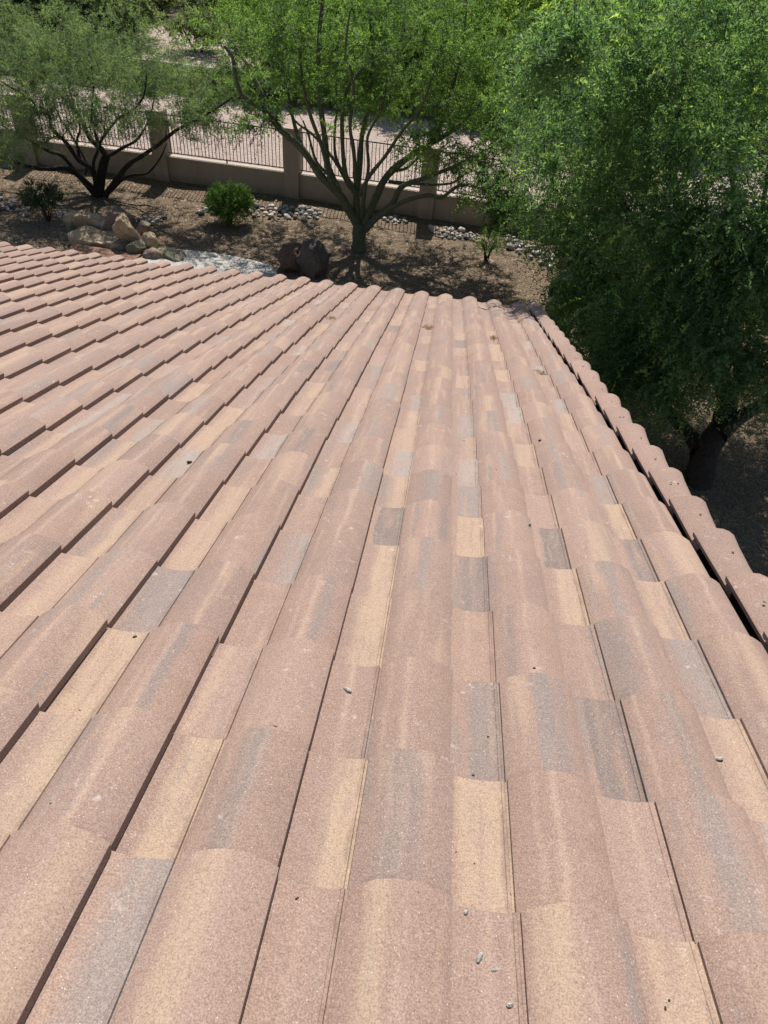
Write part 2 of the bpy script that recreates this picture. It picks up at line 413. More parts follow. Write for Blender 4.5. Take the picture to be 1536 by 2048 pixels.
# rake tiles down the right hand gable edge
RX = X0 + 3.70 * W
def rake_mesh(seed):
    r = random.Random(seed)
    P = [(.02, .018), (.0, .020), (-.001, .036), (.003, .040), (.03, .053), (.055, .061), (.075, .061), (.093, .054), (.108, .041), (.118, .020), (.124, -.01), (.128, -.06), (.129, -.13)]
    n = len(P); ys = [-.07, 0, .12, .25, ROW]; V = []; F = []
    for y in ys:
        t = (y + .07) / (ROW + .07)
        for i, (x, z) in enumerate(P):
            e = 1 + .24 * t * t
            V.append((x * 1.12 * e - .012 * t, y + r.uniform(-.001, .001), z + .042 * t))
    for k in range(len(ys) - 1):
        for i in range(n - 1): F.append((k * n + i, k * n + i + 1, (k + 1) * n + i + 1, (k + 1) * n + i))
    b = len(V); k = len(ys) - 1
    for i in range(n): V.append(V[k * n + i])
    for i, (x, z) in enumerate(P):
        q = V[k * n + i]; cx, cz = .065, -.06
        d = Vector((cx - q[0], cz - q[2])); d.normalize(); V.append((q[0] + d.x * .016, q[1] - .001, q[2] + d.y * .016))
    for i in range(n - 1): F.append((b + i, b + i + 1, b + n + i + 1, b + n + i))
    me = mesh('rake_tile', V, F)
    me.polygons.foreach_set('use_smooth', [f.index < (len(ys) - 1) * (n - 1) and (f.index % (n - 1)) > 2 for f in me.polygons])
    uvl = me.uv_layers.new(name='UVMap')
    uvl.data.foreach_set('uv', [c for l in me.loops for c in (V[l.vertex_index][0] * 1.6, V[l.vertex_index][1])])
    me.materials.append(M_RAKE); return me
RV = [rake_mesh(k) for k in range(4)]
nail = bpy.data.meshes.new('nail_hole')
nb = MB(); nb.lathe([(.0045, 0), (.0052, .0012), (.003, .002)], 8); nail = mesh('nail_hole', nb.V, nb.F); nail.materials.append(M_BLACK)
for r in range(R0, R1):
    q = random.Random(r + 400); ex = (SROW[r + 1] - SROW[r]) / ROW
    o = link('rake_tile', RV[q.randrange(4)])
    x = RX + KX * r + q.uniform(-.005, .005)
    Mw = Tbase @ Matrix.Translation((x, SROW[r] + .03 + q.uniform(-.008, .008), q.uniform(-.003, .003))) @ Matrix.Rotation(q.uniform(-.018, .018), 4, 'Z') @ Matrix.Rotation(q.uniform(-.02, .02), 4, 'Y') @ Matrix.Diagonal((1, ex, 1, 1))
    place(o, Mw); o.color = (0, 0, .5, q.random())
# nail heads on the rake tiles
for r in range(R0, R1):
    q = random.Random(r + 900)
    for dx_ in (.068,) + ((.05,) if q.random() < .3 else ()):
        o = link('nail_head', nail); place(o, Tbase @ Matrix.Translation((RX + KX * r + dx_ + q.uniform(-.008, .008), SROW[r] + .20 + q.uniform(-.01, .01), .0605 + .028)))
# house walls and fascia
zE = roof_pt(0, EAVE_S).z
yw = roof_pt(0, EAVE_S).y - .55
wb = MB()
wall = [(-.02 + .92, yw), (-.02 + .92, -1.2), (-8.8, -1.2), (-8.8, yw)]
def roofz(y): return roof_pt(0, (y - ROOFC.y) / math.cos(SL), -.125).z
for x, y in wall: wb.V.append(Vector((x, y - 6, 0)))
for x, y in wall: wb.V.append(Vector((x, y - 6, roofz(y) - .01)))
wb.F = [(0, 1, 5, 4), (1, 2, 6, 5), (2, 3, 7, 6), (3, 0, 4, 7), (4, 5, 6, 7)]
wb.build('outer_wall', M_STUCCO, house)
fb = MB(); e0 = roof_pt(0, EAVE_S - .04, -.03)
fb.box((-3.92, e0.y - 6, e0.z - .09), (10.2, .03, .18)); fb.build('fascia', simple('brown_fascia', (.20, .14, .10), (.24, .17, .12), 12, .8, 0), house)

# ------------------------------------------------------------------ ground, yard, wash
def sheet(name, pts, z, mat, kind='structure'):
    me = mesh(name, [(x, y, z) for x, y in pts], [tuple(range(len(pts)))]); o = link(name, me, mat); o['kind'] = kind; return o
def hsheet(name, x0, x1, y0, y1, nx, ny, fz, mat):
    xs = np.linspace(x0, x1, nx); ys = np.linspace(y0, y1, ny); X, Y = np.meshgrid(xs, ys); Z = fz(X, Y)
    V = np.stack([X.ravel(), Y.ravel(), Z.ravel()], 1); idx = np.arange(nx * ny).reshape(ny, nx)
    F = np.stack([idx[:-1, :-1], idx[:-1, 1:], idx[1:, 1:], idx[1:, :-1]], -1).reshape(-1, 4)
    o = link(name, np_mesh(name, V, F, smooth=True), mat); o['kind'] = 'structure'; return o
FENCE = [(-23.2, 19.95), (-19.5, 19.95), (-15.8, 19.9), (-12.0, 19.8), (-8.18, 19.68), (-4.5, 19.42), (-.86, 19.05), (2.8, 18.6), (6.4, 18.1), (10.0, 17.5), (13.6, 16.8)]
def fence_y(x):
    for (a, b), (c, d) in zip(FENCE[:-1], FENCE[1:]):
        if a <= x <= c: return b + (d - b) * (x - a) / (c - a)
    return FENCE[0][1] if x < FENCE[0][0] else FENCE[-1][1]
sheet('ground', [(-900, -700), (900, -700), (900, 1200), (-900, 1200)], -1.2, M_WASH)
sheet('side_lots', [(-110, -60), (110, -60), (110, 19.5), (-110, 19.5)], -.05, M_PINK)
def nz(X, Y, f, s): return np.sin(X * f + s) * np.cos(Y * f * 1.3 + s * 2) + .5 * np.sin(X * f * 2.3 + Y * f * 1.9 + s * 3)
hsheet('track', -110, 110, 19.2, 29.0, 200, 24, lambda X, Y: .012 * nz(X, Y, 1.1, 2) - .02, M_PINK)
def wash_z(X, Y):
    t = np.clip((Y - 28.8) / 2.5, 0, 1); return -.02 - .16 * t * t * (3 - 2 * t) + .22 * np.clip((Y - 33) / 8, 0, 1) + .05 * nz(X, Y, .5, 1) * np.clip((Y - 29.5) / 4, 0, 1)
hsheet('wash', -150, 150, 28.9, 160, 150, 80, wash_z, M_WASH)
yard_pts = [(x, y - .0) for x, y in FENCE] + [(13.6, -3), (-23.2, -3)]
def yard_z(X, Y): return .018 * nz(X, Y, .9, 5) + .014 * nz(X, Y, 2.7, 1) + .008 * nz(X, Y, 9.1, 3) + .006 * nz(X, Y, 17.3, 4) + .002
xs = np.linspace(-23.2, 13.6, 300); VV = []; 
for x in xs:
    fy = fence_y(float(x))
    for t in np.linspace(0, 1, 160):
        y = 3 + t * (fy - 3); VV.append((x, y, float(yard_z(x, y)) * min(1, (fy - y) * 2)))
idx = np.arange(300 * 160).reshape(300, 160)
FF = np.stack([idx[:-1, :-1], idx[1:, :-1], idx[1:, 1:], idx[:-1, 1:]], -1).reshape(-1, 4)
yo = link('yard_soil', np_mesh('yard_soil', VV, FF, smooth=True), M_YARD); yo['kind'] = 'structure'
# concrete pool deck with a curved far edge
edge = [gnd(*q) for q in ((262, 515), (285, 503), (310, 499), (370, 503), (420, 508), (465, 515), (505, 524), (535, 532), (553, 541), (556, 556), (548, 575))]
P = [(p.x, p.y) for p in edge]; P += [(P[-1][0] - .3, 9.5), (-8.2, 9.5)]
mbk = MB(); n = len(P)
mbk.V = [Vector((x, y, .045)) for x, y in P] + [Vector((x, y, -.05)) for x, y in P]
mbk.F = [tuple(range(n))[::-1]] + [(i, (i + 1) % n, n + (i + 1) % n, n + i) for i in range(n)]
mbk.build('pool_deck', M_DECK)['kind'] = 'structure'

# ------------------------------------------------------------------ view fence
fence = empty('garden_fence', (-4.5, 19.42, 0), 'low tan stucco garden wall with square pillars and brown iron railings on top', 'fence')
def fpart(name, me, mat, loc=(0, 0, 0), rz=0):
    o = link(name, me, mat, fence); o.matrix_parent_inverse = Matrix.Translation((4.5, -19.42, 0)); o.location = loc; o.rotation_euler.z = rz; return o
PH = [1.72] * len(FENCE)
pm = MB()
def pil_mesh():
    b = MB(); b.box((0, 0, .83), (.40, .40, 1.78)); return mesh('pillar', b.V, b.F)
pmesh = pil_mesh(); bev = None
pk = MB(); pk.box((0, 0, 0), (.0145, .0145, 1.0)); pkm = mesh('picket', pk.V, pk.F); pkm.materials.append(M_IRON)
for k, (x, y) in enumerate(FENCE):
    fpart('pillar', pmesh, M_STUCCO, (x, y, 0), math.atan2(-.35, 3.65))
for k in range(len(FENCE) - 1):
    a, b = Vector((*FENCE[k], 0)), Vector((*FENCE[k + 1], 0)); d = (b - a); L = d.length; ang = math.atan2(d.y, d.x); mid = (a + b) / 2
    hw = .80 if k <= 2 else .60; top = 1.64
    wbx = MB(); wbx.box((0, 0, hw / 2 - .03), (L - .38, .20, hw + .06)); fpart('low_wall', mesh('low_wall', wbx.V, wbx.F), M_STUCCO, mid, ang)
    cp = MB(); cp.box((0, 0, hw + .0125), (L - .41, .215, .025)); fpart('wall_cap', mesh('wall_cap', cp.V, cp.F), M_CAP, mid, ang)
    for zz in (hw + .10, top - .02):
        rl = MB(); rl.box((0, 0, 0), (L - .40, .026, .026)); fpart('rail', mesh('rail', rl.V, rl.F), M_IRON, mid + Vector((0, 0, zz)), ang)
    pst = MB(); pst.box((0, 0, 0), (.03, .03, .12)); fpart('rail_foot', mesh('rail_foot', pst.V, pst.F), M_IRON, mid + Vector((0, 0, hw + .06)), ang)
    npk = int((L - .45) / .097)
    lo, hi = (0, npk)
    for j in range(npk):
        t = (j + .5) / npk; p = a + d * ((.22 + t * (L - .44)) / L); h = top - .04 - (hw + .10)
        if 2 <= k <= 7:
            o = fpart('picket', pkm, None, p + Vector((0, 0, hw + .10 + h / 2)), ang); o.scale = (1, 1, h)

hsheet('clearing', -17.5, -7.6, 33.6, 41, 20, 16, lambda X, Y: wash_z(X, Y) + .05 - .25 * np.clip(np.abs(X + 12.6) - 3.6, 0, 2), M_PINK)
# concrete kerb on the far bank
kb = MB()
kp = [(-20, 33.6), (-16.04, 33.41), (-13, 33.25), (-10.48, 33.04), (-7, 32.9), (-3, 32.6)]
for (a, b) in zip(kp[:-1], kp[1:]):
    a = Vector((*a, 0)); b = Vector((*b, 0)); d = b - a
    kb.box((a + b) / 2 + Vector((0, 0, -.10)), (d.length + .002, .16, .34), Matrix.Rotation(math.atan2(d.y, d.x), 3, 'Z'))
tag(kb.build('kerb', M_DECK), 'thin pale concrete kerb running along the far bank behind the left tree', 'kerb')

# ------------------------------------------------------------------ rocks
def rock_mesh(name, seed, size, sub=3, rough=.16, flat=0., box=.0):
    """an angular stone: icosphere pushed by noise, cut by planes"""
    import bmesh
    from mathutils import noise
    bm = bmesh.new(); bmesh.ops.create_icosphere(bm, subdivisions=sub, radius=1)
    r = random.Random(seed); off_ = Vector((r.random() * 50, r.random() * 50, r.random() * 50))
    planes = [(Vector((r.gauss(0, 1), r.gauss(0, 1), r.gauss(0, 1))).normalized(), r.uniform(.62, .9)) for _ in range(9)]
    for v in bm.verts:
        p = v.co.copy()
        if box: p = Vector([math.copysign(abs(c) ** (1 - box), c) for c in p])
        for nrm, dd in planes:
            t = p.dot(nrm)
            if t > dd: p -= nrm * (t - dd) * .85
        f = 1 + rough * (noise.noise(p * 1.6 + off_) + .5 * noise.noise(p * 3.7 + off_) + .3 * noise.noise(p * 8 + off_))
        p *= f; v.co = Vector((p.x * size[0] / 2, p.y * size[1] / 2, p.z * size[2] / 2))
    me = bpy.data.meshes.new(name); bm.to_mesh(me); bm.free()
    me.polygons.foreach_set('use_smooth', [sub >= 3] * len(me.polygons)); return me
def stone_mat(name, c1, c2, c3, sc_=3):
    c1, c2, c3 = K(c1, .8), K(c2, .8), K(c3, .8)
    s = NT(name, .92); pos = s.n('NewGeometry').outputs['Position']
    c = s.mix(s.mapr(s.noise(pos, sc_, 5, .65), .35, .65), c1, c2)
    c = s.mix(s.mapr(s.noise(pos, sc_ * 2.3, 6, .7), .5, .72), c, c3)
    v = s.n('TexVoronoi', feature='DISTANCE_TO_EDGE'); s.set(v.inputs['Vector'], pos); v.inputs['Scale'].default_value = sc_ * .9
    c = s.mix(s.mapr(v.outputs[0], 0, .025, .6, 0), c, (.08, .055, .04))
    s.color(c); s.bump(s.math('ADD', s.noise(pos, 18, 6, .7), s.mapr(v.outputs[0], 0, .04, -.5, 0)), .6, .02); return s.m
M_R1 = stone_mat('brown_boulder', (.10, .07, .05), (.16, .11, .08), (.26, .14, .08))
M_R2 = stone_mat('tan_sandstone', (.42, .30, .165), (.52, .42, .30), (.32, .20, .11))
M_R3 = stone_mat('reddish_stone', (.24, .165, .125), (.34, .25, .19), (.17, .11, .08))
M_R4 = stone_mat('greenish_stone', (.15, .15, .10), (.24, .21, .15), (.33, .25, .16))
M_R5 = stone_mat('grey_boulder', (.12, .098, .082), (.16, .132, .11), (.095, .075, .06))
def boulder(name, px, py, size, mat, label, rot=(0, 0, 0), seed=1, z=0, box=.25, rough=.16, cat='boulder', group=None):
    g = gnd(px, py); o = link(name, rock_mesh(name, seed, size, 4, rough * 1.5, box=box + .15), mat)
    o.location = (g.x, g.y, z + size[2] * .33); o.rotation_euler = tuple(R(a) for a in rot)
    return tag(o, label, cat, group)
boulder('boulder', 582, 539, (.66, .60, .66), M_R1, 'rusty brown boulder touching a greyer one on its right at the deck end', (0, 0, 12), 3)
boulder('boulder', 624, 546, (.78, .66, .82), M_R5, 'dark grey-brown domed boulder, right one of the pair beside the deck end', (0, 6, -10), 8)
def slab_mesh(name, seed, size):
    import bmesh
    from mathutils import noise
    bm = bmesh.new(); bmesh.ops.create_cube(bm, size=1)
    bmesh.ops.subdivide_edges(bm, edges=bm.edges[:], cuts=9, use_grid_fill=True)
    o_ = Vector((seed * 3.1, seed, 7))
    for v in bm.verts:
        p = v.co * 2; q = Vector([math.copysign(min(abs(c), 1), c) for c in p])
        e = sorted(abs(c) for c in q); rnd = 1 - .07 * max(0, e[1] - .75) / .25 - .05 * max(0, e[0] - .75) / .25
        q = Vector((q.x * size[0] / 2, q.y * size[1] / 2, q.z * size[2] / 2)) * rnd
        q += Vector((noise.noise(q * 2.2 + o_), noise.noise(q * 2.6 + o_ * 2), noise.noise(q * 2.4 + o_ * 3))) * .11 + Vector((noise.noise(q * 8 + o_), noise.noise(q * 9 + o_ * 2), noise.noise(q * 8 - o_))) * .03
        v.co = q
    me = bpy.data.meshes.new(name); bm.to_mesh(me); bm.free(); return me
GW = 'stones of the rock waterfall'
def stone(q, Y, z, size, rot, mat, label, seed, box=.35, rough=.12):
    p = at(q[0], q[1], Y); o = link('waterfall_stone', slab_mesh('waterfall_stone', seed, size) if box >= .5 else rock_mesh('waterfall_stone', seed, size, 4, rough * 1.4, box=box + .1), mat)
    o.location = p; o.rotation_euler = tuple(R(a) for a in rot); return tag(o, label, 'rock', GW)
stone((186, 462), 15.7, 0, (1.15, .36, .72), (0, 4, -6), M_R2, 'long tan slab standing upright at the back left of the waterfall rocks', 21, .6, .07)
stone((205, 487), 15.1, 0, (1.30, .70, .46), (0, 3, -4), M_R2, 'flat yellow-tan bench slab lying in front of the rock waterfall', 22, .6, .07)
stone((240, 448), 15.75, 0, (.80, .6, .85), (10, 20, 30), M_R3, 'rounded reddish-grey boulder on top of the rock waterfall', 23, .1, .16)
stone((268, 478), 15.1, 0, (.38, .30, 1.0), (12, -34, 0), M_R2, 'cracked tan slab leaning diagonally against the rock waterfall', 24, .5, .1)
stone((276, 500), 14.8, 0, (.52, .45, .55), (0, 10, 20), M_R4, 'dark green stone under the leaning slab of the waterfall', 25, .2, .14)
stone((298, 490), 15.0, 0, (.42, .4, .5), (0, -12, 0), M_R2, 'upright tan stone right of the leaning slab', 26, .3, .12)
stone((248, 499), 14.85, 0, (.35, .35, .45), (0, 0, 40), M_R4, 'small greenish stone at the foot of the bench slab', 27, .2, .14)
stone((243, 471), 15.1, 0, (.19, .18, .2), (0, 0, 0), M_R3, 'fist-sized brown stone wedged beside the leaning slab', 28, .1, .12)
stone((307, 512), 14.7, 0, (.48, .4, .36), (0, 0, 10), M_R3, 'rust coloured low stone between the waterfall and the flat green stone', 29, .2, .14)
stone((345, 517), 14.75, 0, (.75, .5, .34), (0, 5, -5), M_R4, 'wide low greenish stone at the right end of the waterfall by the deck', 30, .3, .1)
stone((136, 483), 15.2, 0, (.34, .34, .46), (0, -20, 10), M_R4, 'pointed grey-green stone left of the bench slab', 31, .3, .14)
stone((156, 494), 14.95, 0, (.24, .24, .24), (0, 0, 10), M_R2, 'small tan stone at the left foot of the bench slab', 32, .2, .1)
stone((148, 470), 15.45, 0, (.26, .26, .55), (0, 0, 10), M_R4, 'narrow dark stone behind the left end of the bench slab', 33, .3, .1)
stone((285, 462), 15.4, 0, (.38, .4, .45), (0, 25, 10), M_R3, 'rounded brown stone behind the leaning slab', 34, .2, .12)
cpm = MB(); g0, g1 = gnd(160, 512), gnd(250, 520)
cpm.box(((g0.x + g1.x) / 2, 14.35, .075), (1.6, .55, .05), Matrix.Rotation(-.08, 3, 'Z'))
tag(cpm.build('coping', M_COPE), 'red-brown stone coping in front of the rock waterfall', 'coping')
# river cobbles along the fence
M_C = [simple('grey_cobble', (.36, .33, .30), (.46, .42, .38), 9, .85, .1, .003), simple('pale_cobble', (.52, .47, .42), (.60, .55, .49), 9, .85, .1, .003), simple('dark_cobble', (.14, .13, .125), (.20, .19, .18), 9, .85, .1, .003), simple('pink_cobble', (.45, .29, .23), (.50, .35, .29), 9, .85, .1, .003)]
CB = [[rock_mesh('cobble', 60 + k, (1, 1, 1), 2, .10, box=.05) for k in range(5)] for _ in M_C]
for ms, mt in zip(CB, M_C):
    for c_ in ms:
        c_.materials.append(mt); c_.polygons.foreach_set('use_smooth', [True] * len(c_.polygons))
runs = [((-30, 402), (60, 425), 16, 46), ((110, 428), (215, 447), 12, 34), ((255, 452), (330, 440), 9, 24), ((395, 424), (440, 420), 9, 18), ((498, 424), (640, 432), 15, 66), ((765, 436), (815, 446), 8, 18), ((860, 462), (960, 478), 13, 44), ((1010, 482), (1110, 528), 16, 58)]
rc = random.Random(5)
tone = {0: 'river cobble in the dry creek bed along the fence'}
for (a, b, hw, cnt) in runs:
    placed = []
    for _ in range(int(cnt * .85)):
        for _try in range(20):
            t = rc.random(); q = (a[0] + (b[0] - a[0]) * t, a[1] + (b[1] - a[1]) * t + max(-1.3, min(1.3, rc.gauss(0, .55))) * hw * .62)
            g = gnd(*q); sz = rc.uniform(.09, .20) * (1 if rc.random() < .85 else 1.3)
            if all((g - p).length > (sz + s_) * .40 for p, s_ in placed): break
        placed.append((g, sz))
        k = rc.choices([0, 1, 2, 3], [44, 30, 16, 6])[0]; me = CB[k][rc.randrange(5)]
        o = link('cobble', me); o.location = (g.x, g.y, sz * .22 + float(yard_z(g.x, g.y))); o.scale = (sz, sz * rc.uniform(.65, .9), sz * rc.uniform(.5, .7)); o.rotation_euler = (rc.uniform(-.3, .3), rc.uniform(-.3, .3), rc.uniform(0, 6.3))
        nm = ['mid grey', 'pale', 'dark grey', 'pinkish'][k]
        tag(o, nm + ' rounded river cobble in the dry creek bed along the fence', 'cobble', nm + ' cobbles of the dry creek bed')
# fine gravel and litter on the yard
n = 9000
gx = rng.uniform(-13, 5, n); gy = rng.uniform(12.5, 19.3, n); s_ = rng.uniform(.012, .035, n) * (1 + (rng.random(n) > .96))
z_ = np.array(yard_z(gx, gy))
base = np.array([(1, 0, 0), (-.5, .8, 0), (-.6, -.8, 0), (0, .1, .75)]); ang = rng.uniform(0, 6.28, n); ca, sa = np.cos(ang), np.sin(ang)
bx = base[None, :, 0] * ca[:, None] - base[None, :, 1] * sa[:, None]; by = base[None, :, 0] * sa[:, None] + base[None, :, 1] * ca[:, None]
V = np.stack([gx[:, None] + bx * s_[:, None], gy[:, None] + by * s_[:, None], z_[:, None] + base[None, :, 2] * s_[:, None] - .002], -1).reshape(-1, 3)
F = (np.arange(n)[:, None, None] * 4 + np.array([(0, 1, 3), (1, 2, 3), (2, 0, 3)])[None]).reshape(-1, 3)
go = link('gravel', np_mesh('gravel', V, F), simple('gravel_bits', (.26, .18, .12), (.46, .36, .26), 30, .95, 0)); tag(go, 'loose gravel scattered over the yard soil', kind='stuff')

# ------------------------------------------------------------------ trees
def leaf_mat(name, dark, light, young=None, trans=.35, rough=.62, pale=.0):
    s = NT(name, rough); a = s.n('Attribute', attribute_name='tint')
    c = s.mix(s.mapr(a.outputs['Fac'], 0, 1), dark, light)
    if young: c = s.mix(s.mapr(a.outputs['Fac'], 1.0, 1.25), c, young)
    s.color(c); s.b.inputs['Specular IOR Level'].default_value = .22
    tr = s.n('BsdfTranslucent'); hs = s.mix(1.0, c, (1.15, 1.22, .62), 'MULTIPLY'); s.set(tr.inputs['Color'], hs)
    mx = s.n('MixShader'); mx.inputs[0].default_value = trans
    out = s.t.nodes['Material Output']; s.t.links.new(s.b.outputs[0], mx.inputs[1]); s.t.links.new(tr.outputs[0], mx.inputs[2]); s.t.links.new(mx.outputs[0], out.inputs[0])
    return s.m
L_PV = leaf_mat('palo_verde_leaf', (.055, .110, .036), (.200, .310, .085), trans=.52)
L_MQ = leaf_mat('mesquite_leaf', (.060, .098, .048), (.225, .305, .140), trans=.46)
L_RT = leaf_mat('acacia_leaf', (.052, .112, .048), (.215, .335, .145), (.42, .52, .14), trans=.58)
L_BG = leaf_mat('bright_leaf', (.16, .25, .05), (.34, .48, .11), trans=.52)
L_GG = leaf_mat('grey_green_leaf', (.11, .145, .070), (.23, .28, .135), trans=.42)
L_SH = leaf_mat('shrub_leaf', (.07, .14, .03), (.18, .31, .06), trans=.42)
L_DK = leaf_mat('dark_shrub_leaf', (.03, .06, .025), (.06, .11, .045), trans=.25)
B_PV = simple('green_bark', (.10, .115, .062), (.165, .165, .10), 12, .85, .4, .01)
B_DK = simple('dark_bark', (.022, .017, .014), (.055, .043, .035), 16, .95, .8, .02)
B_BR = simple('brown_bark', (.040, .030, .024), (.085, .066, .052), 14, .95, .8, .02)

def crown_mesh(name, twigs, per, leaf_l, leaf_w, tint0, rg, feather=.8, droop=.25, young=0.0):
    """twigs: (n,3) base, (n,3) dir, (n,) length, (n,) tint  ->  small leaf blades set along both sides of every twig"""
    B, D, Ln, Ti = twigs; n = len(B); N = n * per
    t = np.tile(np.linspace(.08, 1, per), n) + rg.normal(0, .03, N)
    b = np.repeat(B, per, 0); d = np.repeat(D, per, 0); l = np.repeat(Ln, per)
    side = np.cross(d, rg.normal(0, 1, (n, 3)).repeat(per, 0)); side /= np.linalg.norm(side, axis=1, keepdims=True) + 1e-6
    sg = np.where(np.arange(N) % 2 == 0, 1., -1.)[:, None]
    pos = b + d * (t * l)[:, None]; pos[:, 2] -= droop * (t ** 2) * l
    ld = d * .55 + side * sg * feather + rg.normal(0, .35, (N, 3)); ld[:, 2] -= .12
    ld /= np.linalg.norm(ld, axis=1, keepdims=True)
    wv = np.cross(ld, rg.normal(0, 1, (N, 3)) + np.array([0, 0, 1.2])); wv = np.cross(wv, ld) * .35 + wv; wv /= np.linalg.norm(wv, axis=1, keepdims=True) + 1e-6
    L = leaf_l * rg.uniform(.6, 1.35, N)[:, None] * (1.1 - .45 * t[:, None]); Wd = leaf_w * rg.uniform(.7, 1.3, N)[:, None]
    V = np.stack([pos, pos + ld * L * .5 + wv * Wd * .5, pos + ld * L, pos + ld * L * .5 - wv * Wd * .5], 1).reshape(-1, 3)
    F = np.arange(N * 4).reshape(N, 4)
    ti = np.repeat(Ti, per) + rg.normal(0, .12, N)
    if young > 0:
        yt = np.repeat((rg.random(n) < young).astype(float), per); ti = np.where((yt > 0) & (t > .45), 1.3, np.clip(ti, 0, 1.0))
    else: ti = np.clip(ti, 0, 1)
    return np_mesh(name, V, F, {'tint': np.repeat(ti, 4)})

def grow(limbs, clumps, rg, sag=.1, thick=1.0):
    """joins every clump centre to the nearest point of the limbs; returns twig paths"""
    nodes = []; rad = []
    for path, r0, r1 in limbs:
        P = np.array([tuple(p) for p in path]); seg = np.linalg.norm(np.diff(P, axis=0), axis=1); cum = np.concatenate([[0], np.cumsum(seg)]); tt = np.linspace(0, cum[-1], max(3, int(cum[-1] / .15)))
        for k, q in enumerate(tt):
            if q / cum[-1] < .25 and len(limbs) > 1: continue
            nodes.append([np.interp(q, cum, P[:, i]) for i in range(3)]); rad.append(r0 + (r1 - r0) * q / cum[-1])
    nodes = np.array(nodes); rad = np.array(rad)
    out = []
    d0 = np.array([np.min(np.linalg.norm(nodes - c, axis=1)) for c in clumps]); order = np.argsort(d0)
    cap = np.zeros((len(nodes) + len(clumps) * 4, 3)); cr = np.zeros(len(cap)); m_ = len(nodes); cap[:m_] = nodes; cr[:m_] = rad
    for ci in order:
        c = clumps[ci]; dd = cap[:m_] - c; dist = np.sqrt((dd ** 2).sum(1)) + np.where(dd[:, 2] > .2, .5, 0)
        j = int(np.argmin(dist)); a = cap[j]; L = np.linalg.norm(c - a)
        if L < .05: continue
        bnd = rg.normal(0, .07 * L, 3); pts = [a, a + (c - a) * .33 + bnd + [0, 0, sag * L * .5], a + (c - a) * .7 + bnd * .5 + [0, 0, sag * L * .4], c]
        r0 = min(cr[j] * .7, (.006 + .018 * L) * thick); out.append((pts, [r0, r0 * .75, r0 * .5, max(r0 * .3, .0025)]))
        for k in (1, 2, 3): cap[m_] = pts[k]; cr[m_] = [0, r0 * .75, r0 * .5, max(.003, r0 * .35)][k]; m_ += 1
    return out

def pick_clumps(rg, blobs, n, gap=.5, shell=.45):
    """points inside ellipsoids (centre, radii, weight), thinned by noise so that gaps stay open"""
    from mathutils import noise
    wts = np.array([b[2] for b in blobs], float); wts /= wts.sum(); out = []
    while len(out) < n:
        b = blobs[rg.choice(len(blobs), p=wts)]; v = rg.normal(0, 1, 3); v /= np.linalg.norm(v); rr = rg.random() ** shell
        p = np.array(b[0]) + v * rr * np.array(b[1])
        if noise.noise(Vector(p) * .9) * .5 + .5 < gap * rg.random() + .12: continue
        if p[2] < .25: continue
        out.append(p)
    return np.array(out)

def make_tree(name, base, limbs, blobs, n_clump, twigs_per, leaves, leaf_l, leaf_w, tw_len, leafm, barkm, label, cat='tree', group=None, seed=1, up=.35, droop=.25, gap=.5, young=0., shell=.45, feather=.8, twig_n=3, keep=None, thick=1.0):
    rg = np.random.default_rng(seed); base = Vector(base)
    root = empty(name, base, label, cat, group)
    C = pick_clumps(rg, blobs, n_clump, gap, shell)
    if keep is not None: C = C[[keep(c) for c in C]]
    V, F = [], []
    for path, r0, r1 in limbs:
        n = len(path); sm = []                                                  # smooth the traced limb
        P = [Vector(p) for p in path]
        for k in range(n - 1):
            p0, p1, p2, p3 = P[max(k - 1, 0)], P[k], P[k + 1], P[min(k + 2, n - 1)]
            for j in range(4):
                t = j / 4; sm.append(.5 * ((2 * p1) + (p2 - p0) * t + (2 * p0 - 5 * p1 + 4 * p2 - p3) * t * t + (3 * p1 - p0 - 3 * p2 + p3) * t ** 3))
        sm.append(P[-1]); q = len(sm)
        rads = [(r0 + (r1 - r0) * (k / (q - 1)) ** .8) * (1 + .07 * math.sin(k * 1.7 + r0 * 99)) for k in range(q)]
        tube([p - base for p in sm], rads, 9, V, F)
    trunk = link('trunk', mesh('trunk', V, F, True), barkm, root)
    br = grow(limbs, C, rg, thick=thick); V, F = [], []
    for pts, rd in br: tube([Vector(p) - base for p in pts], rd, twig_n, V, F)
    link('branches', mesh('branches', V, F, True), barkm, root)
    cen = np.mean([b[0] for b in blobs], axis=0)
    D = np.repeat(C, twigs_per, 0); out = D - cen; out /= np.linalg.norm(out, axis=1, keepdims=True) + 1e-6
    d = out * .7 + rg.normal(0, .75, D.shape); d[:, 2] += up; d /= np.linalg.norm(d, axis=1, keepdims=True)
    Bp = D + rg.normal(0, .10, D.shape) * tw_len; Ln = tw_len * rg.uniform(.55, 1.3, len(D))
    ct = np.repeat(rg.normal(.52, .33, len(C)), twigs_per) + rg.normal(0, .1, len(D))
    cr = crown_mesh('crown', (Bp - np.array(base), d, Ln, ct), leaves, leaf_l, leaf_w, .5, rg, feather, droop, young)
    link('crown', cr, leafm, root)
    return root

